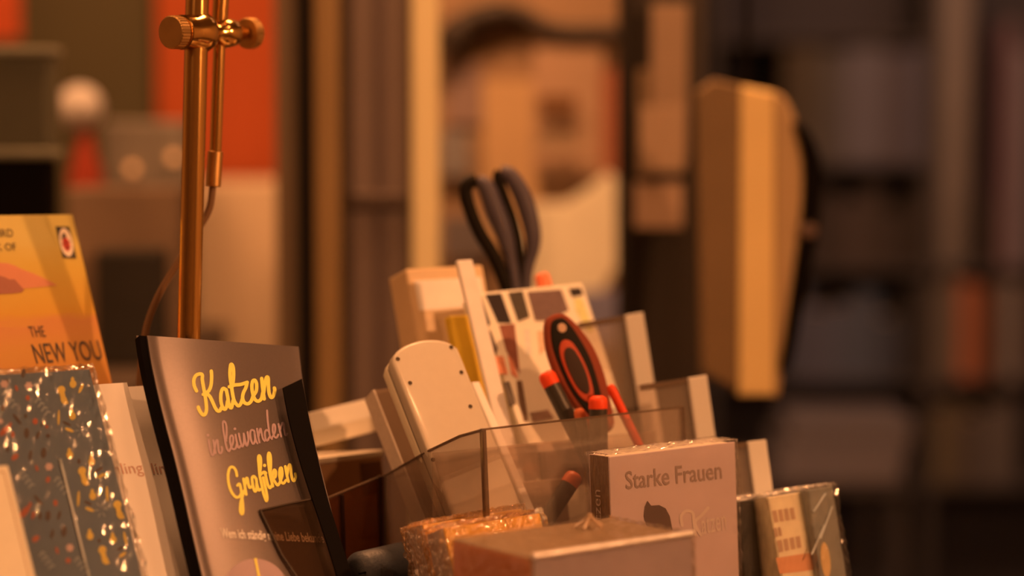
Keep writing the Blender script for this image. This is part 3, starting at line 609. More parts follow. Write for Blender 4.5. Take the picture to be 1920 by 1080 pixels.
# ------------------------------------------------------------------ picture-cell box
fg, gw, gh = fit([(0, 0, 895, 549), (1, 0, 1096, 529), (1, 1, 1168, 775), (0, 1, 978, 800)], 1.655, 35, 22, 0, .1, .11, rest=TZ+.004, t=.022)
r = thing('picture_box', fg.pt(gw/2, -gh, -.011), 'white box with grid of dark picture cells standing behind the red and black tool', 'box')
M_wbox = mat('warm_white_board', A(240, 160, 100), .6, scale=50, vary=.05)
obj('box_body', bbox(fg, 0, gw, -gh, 0, -.022, 0, .001), M_wbox, r)
s = flat_surf(fg); CELLD = (.03, .022, .016)
z5 = lambda x, y: (860+x/3.6, 510+y/3.6)
cells = [([(135, 165), (150, 170), (212, 350), (192, 372)], A(58, 38, 26)), ([(180, 155), (285, 145), (355, 345), (265, 345)], A(34, 14, 8)), ([(333, 140), (430, 128), (478, 305), (400, 335)], A(70, 42, 22)), ([(462, 135), (690, 118), (742, 260), (600, 330), (515, 330)], A(112, 62, 40)), ([(742, 112), (820, 105), (840, 155), (765, 170)], A(44, 24, 12)),
    ([(780, 180), (830, 178), (910, 410), (870, 400), (790, 260)], A(214, 150, 70)), ([(180, 395), (215, 400), (262, 520), (250, 560)], A(84, 46, 26)), ([(272, 360), (375, 350), (412, 690), (320, 530)], A(138, 58, 30)), ([(235, 570), (300, 570), (330, 690), (270, 690)], A(220, 100, 50)), ([(330, 560), (370, 600), (400, 720), (355, 690)], A(214, 96, 50)),
    ([(298, 745), (340, 740), (385, 890), (345, 915)], A(92, 56, 32)), ([(388, 735), (425, 735), (470, 1010), (440, 1010), (405, 880)], A(110, 60, 30)), ([(440, 390), (475, 390), (490, 560), (455, 560)], A(220, 158, 108)), ([(530, 400), (575, 400), (580, 520), (545, 560)], A(232, 132, 76)), ([(480, 950), (600, 930), (640, 985), (500, 1010)], A(150, 86, 50))]
for i, (q, c) in enumerate(cells):
    obj('picture_cell', slab(fg, [local(fg, *z5(*p)) for p in q], -.0002, .0004), mat('cell_print_%d' % i, c, .45, vary=.3, scale=160), r)
# tall white slab behind at left and pale box with label
f4, w4, h4 = fit([(0, 0, 857, 488), (1, 0, 886, 485), (0, 1, 928, 790)], 1.642, 33, 22, 0, .012, .12, rest=TZ+.004, t=.004)
tag(obj('white_card', bbox(f4, 0, w4, -h4, 0, -.004, 0, .001), mat('bright_white_board', A(255, 200, 150), .5)), 'tall narrow white card left of the scissors', 'card')
f5, w5, h5 = fit([(0, 0, 760, 504), (1, 0, 905, 496), (0, 1, 790, 680)], 1.68, 30, 14, 0, .065, .08, rest=TZ, t=.03)
r = thing('labelled_tub', f5.pt(w5/2, -h5, -.015), 'translucent beige tub with white label behind the cream plastic device', 'tub')
obj('tub_body', bbox(f5, 0, w5, -h5, 0, -.03, 0, .002), mat('beige_plastic', A(206, 124, 64), .4), r)
obj('label', bbox(f5, .006, w5-.004, -.034, -.010, 0, .0005), mat('white_label', A(255, 196, 145), .5), r)
f6, w6, h6 = fit([(0, 0, 842, 592), (1, 0, 882, 588), (0, 1, 862, 690)], 1.645, 33, 20, 0, .016, .05, rest=TZ+.004, t=.008)
tag(obj('yellow_notepad', bbox(f6, 0, w6, -h6, 0, -.008, 0, .001), mat('yellow_card', A(222, 130, 20), .6)), 'yellow notepad edge between the device and the white box', 'notepad')

# ------------------------------------------------------------------ scissors
DS = 1.775
sc_l_out = crom([(895, 338), (879, 344), (873, 362), (882, 395), (900, 437), (925, 478), (945, 525), (960, 570)], 5)
sc_l_in = crom([(895, 338), (911, 350), (925, 386), (941, 425), (953, 465), (962, 505), (970, 560)], 5)
sc_r_out = crom([(938, 322), (955, 328), (975, 358), (990, 398), (999, 440), (997, 475), (988, 510), (985, 560)], 5)
sc_r_in = crom([(938, 322), (934, 336), (946, 372), (961, 415), (971, 460), (977, 510), (978, 560)], 5)
piv = P(985, 640, DS); tip = P(1040, 850, DS)
fs = Frame(piv, Vector((1, 0, 0)), UPV)
tip.z = max(tip.z, TZ+.012)
r = thing('scissors', Vector((tip.x, tip.y, TZ+.006)), 'scissors with dark grey loop handles standing upright behind the picture box', 'scissors')
M_sg = mat('dark_grey_rubber', A(78, 48, 36), .5, vary=.1, spec=.3); M_sb = mat('black_rubber', (.01, .008, .006), .6, spec=.12)
def swell(n, lo, hi): return [lo + (hi-lo)*math.sin(math.pi*min(1, k/(n*.72)))**.8 if k < n*.72 else lo for k in range(n)]
for a, b_, dd in ((sc_l_out, sc_l_in, 0), (sc_r_out, sc_r_in, .006)):
    h = obj('handle', tube([P(p.x, p.y, DS+dd) for p in a], [.0058]*len(a) if dd == 0 else swell(len(a), .0050, .0078), 14, flat=1.2, up=Vector((0, 1, 0))), M_sb if dd == 0 else M_sg, r, smooth=True)
    obj('inner_grip', tube([P(p.x, p.y, DS+dd) for p in b_], swell(len(b_), .0046, .0082) if dd == 0 else .0048, 14, flat=1.2, up=Vector((0, 1, 0))), M_sg if dd == 0 else M_sb, h, smooth=True)
M_steel = mat('steel', (.6, .58, .55), .3, metal=1.)
for sx in (-.004, .004):
    q = P(965+sx*1500, 560, DS+.003); e = tip
    obj('blade', tube([q, piv+Vector((sx*.5, 0, 0)), e], [.006, .0075, .001], 8, flat=.2, up=Vector((0, 1, 0))), M_steel, r)
obj('pivot_screw', lathe(piv+Vector((0, -.003, 0)), Vector((0, -1, 0)), [(0, .004), (.002, .004), (.003, .002)], 14), M_steel, r)

# ------------------------------------------------------------------ red and black tool
ft_ = Frame(P(1085, 690, 1.615), *axes(20, 16, 0))
r = thing('utility_tool', Vector((P(1150, 900, 1.615).x, P(1150, 900, 1.615).y, TZ+.004)), 'red and black oval tool handle with eyelet standing among the pens', 'tool')
out = [local(ft_, p.x, p.y) for p in crom([(1026, 602), (1042, 588), (1062, 590), (1086, 612), (1114, 650), (1134, 700), (1146, 752), (1152, 800), (1120, 815), (1092, 778), (1062, 735), (1040, 690), (1027, 645)], 4, True)]
M_dred = mat('dark_red_rubber', A(130, 40, 14), .6, spec=.15); M_red = mat('signal_red_plastic', A(226, 48, 10), .45, spec=.25)
obj('grip', slab(ft_, out, -.009, 0, .002), M_dred, r, smooth=True)
def scaled(pl, k, dx=0, dy=0):
    cx = sum(p[0] for p in pl)/len(pl); cy = sum(p[1] for p in pl)/len(pl); return [(cx+(x-cx)*k+dx, cy+(y-cy)*k+dy) for x, y in pl]
obj('black_core', slab(ft_, [local(ft_, p.x, p.y) for p in crom([(1034, 606), (1047, 597), (1060, 600), (1080, 625), (1104, 668), (1120, 715), (1130, 765), (1118, 785), (1096, 768), (1068, 728), (1046, 680), (1034, 640)], 4, True)], -.001, .0012, .0006), M_sb, r, smooth=True)
ring = [local(ft_, p.x, p.y) for p in crom([(1048, 650), (1056, 638), (1072, 644), (1092, 676), (1106, 712), (1112, 745), (1104, 756), (1084, 742), (1064, 708), (1050, 672)], 4, True)]
rg = obj('red_ring', slab(ft_, ring, .0008, .0022, .0005), mat('ring_red', A(176, 46, 14), .5, spec=.2), r, smooth=True)
obj('dark_inset', slab(ft_, scaled(ring, .74), .002, .003, .0004), mat('dark_brown_rubber', A(60, 30, 14), .6, spec=.1), rg, smooth=True)
obj('eyelet', lathe(ft_.ray(1053, 615, .001), ft_.N, [(0, .0035), (.0012, .0035), (.0014, .0022), (.0006, .002)], 18), mat('eyelet_metal', (.6, .42, .3), .6), r, smooth=True)
e0 = ft_.ray(1125, 800, -.005); e1 = Vector((e0.x+.02, e0.y+.0, TZ+.006))
obj('shank', tube([e0, e1], .004, 12), M_steel, r)

# ------------------------------------------------------------------ pens
def pen(p0, p1, rr, label, capm, bodym, capl=.011, name='pen', z=TZ+.0065):
    """p0 top end, p1 another point on the axis; runs down to the holder floor"""
    dv = (p1-p0).normalized(); L = (p0.z-z)/-dv.z if dv.z < -.05 else (p1-p0).length
    L = min(L, .16)
    end = p0+dv*L
    r = thing(name, end, label, 'pen', 'pens with red ends in the holder')
    obj('body', lathe(p0, dv, [(capl, rr*.97), (L*.8, rr*.95), (L*.92, rr*.6), (L, .001)], 18), bodym, r, smooth=True)
    obj('end_cap', lathe(p0, dv, [(0, rr*.55), (.0015, rr*.88), (.004, rr), (capl, rr)], 18), capm, r, smooth=True)
M_body = mat('black_brown_barrel', A(52, 30, 14), .4)
pen(P(1022, 698, 1.60), P(1066, 785, 1.595), .0066, 'black pen with red end leaning left of the red and black tool', M_red, M_body)
pen(P(1085, 766, 1.585), P(1092, 800, 1.585), .0043, 'thin pen whose small orange end shows under the tool', mat('orange_red_plastic', A(206, 70, 22), .45), M_body, .007)
pen(P(1121, 742, 1.575), P(1122, 800, 1.575), .0070, 'upright pen with thick red end right under the tool', M_red, M_body, .0095)
pen(P(1143, 722, 1.60), P(1176, 790, 1.60), .0035, 'slim all-red pen right of the red and black tool', M_red, M_red, .01)
pen(P(1014, 512, 1.72), P(1024, 545, 1.72), .0062, 'red-ended pen peeking above the picture box beside the scissors', mat('coral_plastic', A(236, 84, 36), .45), M_body, .012)
pen(P(1080, 888, 1.558), P(1020, 982, 1.545), .0066, 'black pen with red end slanting behind the clear front panel', mat('brick_red_plastic', A(190, 62, 20), .45), M_body, .010)

# ------------------------------------------------------------------ wrapped books in front
# mauve book with spine showing
fr, bw, bh = fit([(0, 0, 1142, 857), (1, 0, 1377, 828), (1, 1, 1388, 1100), (0, 1, 1150, 1140)], 1.495, 35, 4, 0, .1, .12, rest=TZ, t=.024)
M_mauve = mat('dusty_mauve_cover', A(204, 128, 88), .5, scale=25, vary=.1, coat=.1)
b = book('wrapped_book', fr, bw, bh, .024, M_mauve, M_pages, 'mauve film-wrapped cat book with spine at left, right of the slanted pen', mspine=mat('umber_spine', A(122, 66, 34), .4, coat=.4), over=.0008)
s = flat_surf(fr); M_fade = mat('faded_umber_ink', A(156, 94, 60), .5); M_lt = mat('light_peach_ink', A(216, 140, 92), .5)
obj('title_lettering', text(s, 'Starke Frauen', (1172, 884), (1352, 864), (1174, 918), .0003, .01), M_fade, b)
obj('subtitle_lettering', text(s, 'atzen', (1314, 972), (1360, 962), (1316, 1003), .0003, .0), M_lt, b)
obj('cat_print', poly(s, [(1207, 968), (1209, 950), (1214, 939), (1221, 948), (1236, 947), (1248, 953), (1256, 968), (1261, 994), (1248, 1002), (1225, 997), (1211, 984)], .0003), mat('dark_cat_print', A(92, 48, 28), .5), b)
obj('swash_lettering', strokes(s, [[(1279, 985), (1277, 968), (1287, 958), (1299, 962), (1301, 978), (1304, 1003)], [(1328, 952), (1316, 966), (1303, 980), (1314, 1003)]], 2.8, off=.0003), M_lt, b)
vs, fs_ = text_mesh('Katzen', .0); mw = max(v.x for v in vs)
obj('spine_lettering', ([fr.pt(-.0005, -.060+v.x/mw*.036, -.011-v.y*.012) for v in vs], fs_), M_lt, b)
obj('shrink_film', crinkle(fr, -.0016, bw+.001, -bh+.001, .0012, -.025, .0010, .0012, 36, 5), M_film, b)

# near box in the foreground, film-wrapped
fr, bw, bh = fit([(0, 0, 997, 1046), (1, 0, 1298, 1002), (0, 1, 1002, 1300)], 1.31, 35, 1, 0, .1, .07, rest=TZ, t=.088)
r = thing('wrapped_box', fr.pt(bw/2, -bh, -.044), 'orange and mauve film-wrapped box nearest the camera at the bottom edge', 'box')
obj('box_body', bbox(fr, 0, bw, -bh, 0, -.088, 0, .0012), mat('tan_box_top', A(150, 86, 42), .5, vary=.12, scale=30, coat=.2), r)
obj('front_label', bbox(fr, .0012, bw-.0012, -bh+.001, -.001, 0, .0004), mat('mauve_box_front', A(170, 108, 76), .5, vary=.2, scale=25, coat=.2), r)
obj('side_label', bbox(fr, -.0004, 0, -bh+.001, -.0012, -.0868, -.0012), mat('rust_box_side', A(206, 88, 30), .55, vary=.1), r)
obj('film_edge', tube([fr.pt(.0005+(bw-.001)*i/30, .0009, .0006+.0002*random.random()) for i in range(31)], [.0018+.0005*random.random() for i in range(31)], 10), mat('glossy_film_fold', (.95, .93, .9), .3, metal=.5, coat=1.), r, smooth=True)
obj('film_knot', join(*[tube(crom([fr.pt(bw*.72+.01*math.cos(a), .001, -.062+.01*math.sin(a)), fr.pt(bw*.72+.004*math.cos(a), .005, -.062+.004*math.sin(a)), fr.pt(bw*.72, .0085, -.062)], 4), [.0012]*8+[.002], 6) for a in (0, 1.3, 2.6, 3.9, 5.2)]), clear('film_gather', (.9, .85, .8), gloss=.15, diff=.5, dcol=(.8, .6, .42), rough=.2), r, smooth=True)
obj('shrink_film', crinkle(fr, -.001, bw+.001, -bh+.001, .001, -.089, .001, .0008, 26, 9), M_film, r)

# two gold-foil wrapped books
M_gold = mat('orange_gold_wrap', A(244, 130, 40), .3, vary=.25, scale=120, bump=.5, coat=.5)
M_lil = mat('lilac_grey_spine', A(178, 122, 88), .5, vary=.15, scale=80, coat=.2)
M_film2 = clear('gold_film', (1, .9, .78), gloss=.13, diff=.03, dcol=(.9, .6, .3), rough=.09, bump=.8, scale=120)
for k, (pts, d, lab) in enumerate((([(0, 0, 793, 984), (1, 0, 978, 953), (0, 1, 822, 1110)], 1.468, 'gold film-wrapped book, left and rear one of two'), ([(0, 0, 832, 990), (1, 0, 1012, 962), (0, 1, 862, 1120)], 1.428, 'gold film-wrapped book, right and front one of two'))):
    fr, bw, bh = fit(pts, d, 35, 14, 0, .085, .09, rest=TZ, t=.022)
    b = book('foil_book', fr, bw, bh, .022, M_gold, M_gold, lab, mspine=M_lil, group='gold film-wrapped books', over=.0005)
    obj('spine_face', bbox(fr, -.0008, 0, -bh, -.001, -.0205, -.0015), M_lil, b)
    obj('shrink_film', crinkle(fr, -.0018, bw+.001, -bh+.001, .0014, -.0235, .0012, .0024, 40, 11+k), M_film2, b)

# row of wrapped books at the right
specs = [([(0, 0, 1383, 940), (1, 0, 1428, 934), (0, 1, 1396, 1090)], 1.59, 'dark wrapped book nearest the mauve cat book', A(44, 27, 15), 'dark'),
         ([(0, 0, 1440, 932), (1, 0, 1508, 921), (0, 1, 1468, 1090)], 1.585, 'cream wrapped book with lines of dark print, middle of right row', A(240, 152, 88), 'cream'),
         ([(0, 0, 1514, 918), (1, 0, 1562, 911), (0, 1, 1540, 1090)], 1.595, 'olive-brown wrapped book with orange patch at right end of row', A(128, 90, 58), 'olive')]
for pts, d, lab, c, nm in specs:
    fr, bw, bh = fit(pts, d, 33, 16 if nm != 'dark' else 8, 0, .024, .07, rest=TZ, t=.05)
    b = thing('row_book', fr.pt(bw/2, -bh, -.025), lab, 'book', 'wrapped books in a row at the right')
    mc = mat('row_cover_'+nm, c, .5, vary=.2, scale=60)
    obj('spine', bbox(fr, 0, bw, -bh, 0, -.002, 0, .0008, 1), mc, b)
    obj('covers', join(bbox(fr, 0, .0015, -bh, 0, -.05, -.002), bbox(fr, bw-.0015, bw, -bh, 0, -.05, -.002)), mc, b)
    obj('page_block', bbox(fr, .0015, bw-.0015, -bh+.001, -.0006, -.049, -.002), mat('bright_pages', A(240, 165, 112), .7, vary=.1, scale=300), b)
    s = flat_surf(fr)
    if nm == 'cream':
        for q in ([(1447, 958), (1490, 951), (1494, 973), (1451, 980)], [(1450, 990), (1465, 988), (1468, 1004), (1453, 1007)], [(1456, 1014), (1502, 1004), (1505, 1026), (1460, 1036)]):
            n = 4 if q[1][0]-q[0][0] > 20 else 2
            bars = []
            for i in range(n):
                u0, u1 = (i+.08)/n, (i+.8)/n
                L = lambda a, c, u: (a[0]+(c[0]-a[0])*u, a[1]+(c[1]-a[1])*u)
                bars.append(poly(s, [L(q[0], q[1], u0), L(q[0], q[1], u1), L(q[3], q[2], u1), L(q[3], q[2], u0)], .0003))
            obj('print_marks', join(*bars), mat('row_print', A(186, 108, 60), .6), b)
        obj('rust_band', poly(s, [(1455, 1046), (1522, 1036), (1530, 1068), (1462, 1076)], .0003), mat('rust_print', A(214, 108, 52), .6), b)
    if nm == 'olive':
        obj('orange_patch', poly(s, ell(1548, 1050, 9, 34, -6), .0003), mat('orange_patch_print', A(206, 124, 58), .6), b)
        obj('film_fold', join(*[tube([fr.ray(x0, y0, .0012), fr.ray(x1, y1, .0012)], .0007, 6) for x0, y0, x1, y1 in ((1525, 960, 1548, 925), (1538, 1010, 1560, 950), (1522, 1040, 1545, 985))]), mat('film_crease', A(190, 140, 98), .25, coat=.8), b)
    obj('shrink_film', crinkle(fr, -.001, bw+.001, -bh+.001, .0014, -.051, .0012, .0018, 20, 21), M_film, b)

# ------------------------------------------------------------------ background: left side
def bgbox(name, px0, px1, py0, py1, d, th, m, label=None, cat=None, parent=None, group=None, bevel=.004, floor=None, flush=0):
    a, c = P(px0, py0, d), P(px1, py1, d)
    z0 = c.z if floor is None else floor
    o = obj(name, box(a.x, c.x, a.y, a.y+th, z0, a.z, bevel), m, parent)
    if label: tag(o, label, cat, group)
    return o
# back counter carrying the left-hand things
CZ = P(0, 660, 2.6).z
M_cnt = mat('counter_wood', A(70, 38, 18), .6, scale=10, vary=.2)
t = thing('back_counter', (-.7, 2.6, 0), 'dark brown counter behind the orange sunset book and lamp', 'counter')
obj('counter_top', box(-1.5, P(345, 0, 2.6).x, 2.15, 3.0, CZ-.03, CZ, .004), M_cnt, t)
obj('counter_front', box(-1.48, P(343, 0, 2.6).x, 2.18, 2.98, 0, CZ-.03, .003), M_cnt, t)
M_olive = mat('olive_grey_metal', A(74, 48, 22), .55, vary=.1); M_oliver = mat('olive_rim', A(112, 76, 42), .5)
a = P(-120, 92, 2.2); c = P(106, 290, 2.2); kbot = P(100, 400, 2.2)
r = thing('till_printer', (a.x/2+c.x/2, 2.28, CZ), 'olive grey till with pale rims on a black foot at far left', 'machine')
obj('upper_case', box(a.x, c.x, 2.2, 2.235, c.z, a.z, .01), M_olive, r)
obj('top_rim', box(a.x-.001, c.x+.001, 2.195, 2.24, a.z-.008, a.z+.002, .003), M_oliver, r)
obj('bottom_rim', box(a.x-.001, c.x+.001, 2.195, 2.24, c.z-.004, c.z+.006, .003), M_oliver, r)
obj('black_foot', box(a.x+.005, kbot.x, 2.2, 2.23, CZ, c.z-.004, .006), M_black, r)
# pale ball on a red body
bp_ = P(150, 202, 2.75); rb = P(162, 262, 2.75)
r = thing('ball_ornament', (bp_.x, bp_.y, CZ), 'round pale ball on a red stem behind the till', 'ornament')
bm = bmesh.new(); bmesh.ops.create_uvsphere(bm, u_segments=24, v_segments=14, radius=.029); bm.verts.index_update()
obj('ball', ([v.co+bp_ for v in bm.verts], [tuple(v.index for v in f.verts) for f in bm.faces]), mat('pale_ball', A(230, 156, 110, 1.3), .5), r, smooth=True); bm.free()
obj('stem', lathe(Vector((bp_.x+.006, bp_.y, CZ)), Vector((0, 0, 1)), [(0, .022), (.10, .022), (rb.z-CZ-.045, .022), (rb.z-CZ-.01, .012), (rb.z-CZ+.015, .008)], 20), mat('red_glass', A(176, 44, 14), .4), r, smooth=True)
M_gbox = mat('taupe_box', A(132, 86, 52), .6); M_bead = mat('warm_bead', (.9, .6, .3), .4, emit=(1, .34, .1), estr=.8)
r = thing('taupe_box', (P(268, 0, 2.85).x, 2.9, CZ), 'taupe box with two warm glowing beads left of lamp pole', 'box')
a = P(195, 226, 2.85); c = P(344, 345, 2.85)
obj('box_body', box(a.x, c.x, 2.85, 2.97, CZ, a.z, .006), M_gbox, r)
for (x, y) in ((248, 317), (326, 296)):  # small beads with weak warm emission on the box front
    q = P(x, y, 2.835); bm = bmesh.new(); bmesh.ops.create_uvsphere(bm, u_segments=14, v_segments=8, radius=.0065); bm.verts.index_update()
    obj('glow_bead', ([v.co+q for v in bm.verts], [tuple(v.index for v in f.verts) for f in bm.faces]), M_bead, r, smooth=True); bm.free()
bgbox('cardboard_parcel', 125, 335, 352, 470, 2.5, .10, mat('brown_parcel', A(140, 80, 42), .7, vary=.3, scale=14), 'brown parcel in shade between till and lamp pole', 'parcel', floor=CZ)
bgbox('dark_bag', 178, 300, 470, 640, 2.42, .06, mat('dark_bag_cloth', A(40, 22, 9), .8, vary=.3), 'dark brown bag behind the orange sunset book', 'bag', floor=CZ)
bgbox('beige_cabinet', 338, 566, 342, 700, 3.03, .3, mat('beige_laminate', A(206, 128, 72, .95), .6, scale=4, vary=.12), 'beige cabinet below the red banner, right of lamp pole', 'cabinet', floor=0)
bgbox('red_banner', 292, 542, -60, 334, 3.35, .01, mat('orange_red_cloth', A(206, 62, 10, .6), .8, scale=6, vary=.12), 'plain orange-red banner behind the brass lamp', 'banner', bevel=.001)
bgbox('red_poster', -80, 34, -80, 72, 3.2, .01, mat('red_poster_print', A(190, 54, 12), .8), 'red poster at the top left corner', 'poster', bevel=.001)
a = P(-300, 0, 3.4); c = P(568, 0, 3.4)
struct('wall_partition', box(a.x, c.x, 3.40, 3.48, 0, 2.8), mat('olive_brown_wall', A(76, 46, 17), .9, scale=3, vary=.2))
# ------------------------------------------------------------------ background: door posts and panels
def post(name, px0, px1, d, th, m): return struct(name, box(P(px0, 0, d).x, P(px1, 0, d).x, d, d+th, 0, 2.8, .004), m)
M_post = mat('brown_varnished_post', A(138, 76, 30), .5, scale=5, vary=.15)
post('trim_1', 516, 558, 2.45, .05, mat('beige_jamb', A(150, 88, 46), .6, scale=5))
post('trim_2', 556, 592, 2.40, .06, mat('black_jamb', (.008, .005, .004), .8))
post('trim_3', 590, 636, 2.32, .05, M_post)
post('trim_4', 634, 658, 2.335, .05, mat('dark_groove', A(66, 34, 14), .7))
post('trim_5', 656, 772, 2.33, .05, mat('grey_brown_panel', A(112, 66, 40), .6, scale=7, vary=.25))
post('trim_6', 706, 720, 2.325, .02, mat('panel_groove', A(86, 48, 30), .6))
bgbox('cross_rail', 658, 762, 360, 392, 2.318, .01, mat('dark_hinge', A(70, 36, 18), .6), 'dark rail across the grey-brown panel', 'rail')
bgbox('slate_card', 726, 762, 170, 330, 2.322, .007, mat('slate_card', A(92, 66, 54), .7), 'slate grey strip on the grey-brown panel', 'strip')
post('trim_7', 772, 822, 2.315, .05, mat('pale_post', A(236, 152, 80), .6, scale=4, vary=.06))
# poster wall behind the scissors
a = P(800, 0, 3.0); c = P(1180, 0, 3.0)
struct('wall_poster_bay', box(a.x, c.x, 3.0, 3.06, 0, 2.8), mat('ochre_bay_wall', A(150, 84, 42), .8, scale=4, vary=.18))
PG = 'papers on the bay wall behind the scissors'
def paper(px0, px1, py0, py1, d, c, lab, name='wall_paper', rot=None):
    return bgbox(name, px0, px1, py0, py1, d, .006, mat('paper_%d_%d' % (px0, py0), c, .8, scale=12, vary=.12), lab, 'paper', group=PG, bevel=.001)
paper(822, 1165, -60, 22, 2.985, A(96, 54, 26), 'brown paper along the top of the bay wall')
# dark arch hanging above
arch = crom([P(842, 92, 2.97), P(868, 48, 2.965), P(915, 28, 2.965), P(970, 25, 2.965), P(1010, 48, 2.965), P(1060, 62, 2.965), P(1165, 62, 2.965)], 6)
tag(obj('arched_bracket', tube(arch, [.024]*6+[.018]*10+[.013]*(len(arch)-16), 12), mat('dark_iron', A(48, 24, 10), .6), None, True), 'dark arched bracket above the papers on the bay wall', 'bracket')
paper(838, 905, 120, 235, 2.98, A(140, 82, 52), 'greyish paper at upper left of the bay wall')
paper(905, 1010, 150, 470, 2.975, A(196, 114, 56), 'ochre sheet behind the scissor handles')
paper(825, 880, 245, 330, 2.972, A(128, 86, 58), 'grey note left of the scissor handles, upper one')
paper(828, 912, 405, 485, 2.965, A(104, 66, 44), 'dark grey note left of the scissor handles, lower one')
paper(1000, 1130, 90, 330, 2.965, A(168, 96, 52), 'tan sheet with dark red mark on the bay wall')
paper(1010, 1080, 180, 212, 2.95, A(104, 46, 12), 'small dark red mark on the tan sheet', 'wall_mark')
paper(1005, 1085, 258, 275, 2.95, A(150, 90, 48), 'thin brown strip under the dark red mark', 'wall_mark')
paper(1128, 1165, 130, 330, 2.96, A(150, 62, 28), 'rust red strip at the right of the tan sheet')
# bright cream folder, leaning, slanted top
fq = Frame(P(1000, 420, 2.93), Vector((1, 0, 0)), Vector((0, 0, 1)))
cr = [local(fq, *p) for p in [(985, 382), (1060, 380), (1105, 352), (1140, 322), (1156, 336), (1158, 500), (1120, 560), (985, 560)]]
tag(obj('cream_folder', slab(fq, cr, -.01, 0, .002), mat('bright_cream_paper', A(250, 172, 96), .7)), 'bright cream folder with slanted top right of the scissors', 'folder')
bgbox('lilac_folder', 1085, 1165, 545, 650, 2.9, .01, mat('lilac_folder', A(120, 84, 72), .8), 'greyish lilac folder above the frosted holder edge', 'folder')

# ------------------------------------------------------------------ background: dark frame with hanging tags
M_dk = mat('dark_frame_wood', A(42, 20, 7), .7, scale=6, vary=.3)
post('trim_8', 1162, 1322, 2.50, .08, M_dk)
post('trim_9', 1160, 1180, 2.46, .05, mat('black_frame_edge', (.01, .006, .004), .8))
for i, (x0, x1, y0, y1, d, c, lab) in enumerate(((1222, 1290, 8, 305, 2.44, A(140, 80, 42), 'long pale strip hanging on the dark frame'), (1196, 1236, 130, 330, 2.46, A(120, 66, 30), 'narrow brown strip beside the long pale strip'), (1200, 1284, 200, 322, 2.43, A(156, 90, 48), 'tan tag over the lower end of the long pale strip'), (1190, 1280, 342, 428, 2.44, A(170, 98, 54), 'square tan tag below the long pale strip'))):
    bgbox('hanging_tag', x0, x1, y0, y1, d, .006, mat('tag_paper_%d' % i, c, .7, vary=.15, scale=20), lab, 'tag', group='tags on the dark frame', bevel=.001)

# ------------------------------------------------------------------ tan satchel-like panel with black strap; its shading is put into the leather tones
DB = 2.2
r = thing('hanging_bag', P(1410, 735, DB), 'tall tan bag with bowed right side hanging by a black strap', 'bag')
fb = Frame(P(1400, 440, DB), Vector((1, 0, 0)), Vector((0, 0, 1)))
def bl(p): return local(fb, *p)
obj('side_panel', slab(fb, [bl(p) for p in [(1308, 170), (1340, 148), (1392, 160), (1390, 738), (1318, 700)]], -.03, -.004, .003), mat('shaded_tan_leather', A(118, 64, 26), .6, vary=.15, scale=14), r)
obj('front_panel', slab(fb, [bl(p) for p in [(1390, 160), (1452, 172), (1452, 742), (1386, 742)]], -.03, .0, .003), mat('lit_tan_leather', A(232, 142, 64), .6, vary=.1, scale=12), r)
obj('bowed_panel', slab(fb, [bl((p.x, p.y)) for p in crom([(1450, 172), (1474, 185), (1496, 235), (1507, 310), (1503, 400), (1490, 500), (1474, 620), (1462, 735), (1450, 742)], 3)], -.03, -.002, .003), mat('half_lit_tan_leather', A(176, 102, 48), .6, vary=.1, scale=12), r)
obj('strap', slab(fb, [bl((p.x, p.y)) for p in crom([(1488, 232), (1512, 240), (1540, 300), (1540, 380), (1528, 470), (1505, 580), (1482, 690), (1462, 690), (1478, 600), (1496, 480), (1508, 380), (1506, 300)], 3, True)], -.02, .004, .002), M_black, r)
obj('buckle', slab(fb, [bl(p) for p in ell(1515, 432, 15, 13)], .004, .008, .001), mat('copper_buckle', A(96, 50, 28), .4), r)
obj('hanger', tube([P(1400, 165, DB+.008), P(1400, -400, DB+.008), Vector((P(1400, -400, DB).x, DB, 2.8))], .003, 8), M_black, r)

# ------------------------------------------------------------------ background: right-hand book room
DR = 4.6
M_shelf = mat('dark_shelf_wood', A(56, 36, 26), .7, scale=5, vary=.3)
def X(px, d): return (px-960)/FPX*d
def Zp(py, d): return P(960, py, d).z
sh = thing('bookcase', (X(1740, DR), DR+.15, 0), 'dark bookcase filling the right background', 'bookcase')
x0, x1 = X(1330, DR), X(2150, DR)
obj('back_board', box(x0, x1, DR+.28, DR+.3, 0, 2.3), mat('mauve_back_board', A(58, 38, 30), .8, scale=2, vary=.25), sh)
for px in (1335, 1745, 2145): obj('upright', box(X(px, DR)-.012, X(px, DR)+.012, DR, DR+.28, 0, 2.3, .002), M_shelf, sh)
shelf_y = [70, 305, 500, 715, 915]
for py in shelf_y: obj('shelf', box(x0, x1 if py > 450 else X(1745, DR), DR+.005, DR+.28, Zp(py, DR)-.012, Zp(py, DR), .002), M_shelf, sh)
obj('top_board', box(x0, x1, DR, DR+.3, 2.3, 2.32, .002), M_shelf, sh)
GB = 'books in the right background bookcase'
def shelf_books(px0, px1, pyshelf, heights, cols, names, base):
    n = len(cols); step = (px1-px0)/n
    for i in range(n):
        a = X(px0+i*step, DR); b_ = X(px0+(i+1)*step, DR)-.001; z = Zp(pyshelf, DR); h = heights[i % len(heights)]
        c = cols[i]
        r = thing('shelf_book', ((a+b_)/2, DR+.1, z), names % ('%s' % ORDS[i]), 'book', GB)
        m = mat('shelf_cover_%d_%d' % c[:2] + '_%d' % c[2], A(*c), .7, vary=.15, scale=20)
        obj('cover', join(box(a, a+.003, DR+.02, DR+.2, z, z+h), box(b_-.003, b_, DR+.02, DR+.2, z, z+h), box(a+.003, b_-.003, DR+.02, DR+.024, z, z+h)), m, r)
        obj('page_block', box(a+.003, b_-.003, DR+.024, DR+.196, z+.003, z+h-.004), M_pages, r)
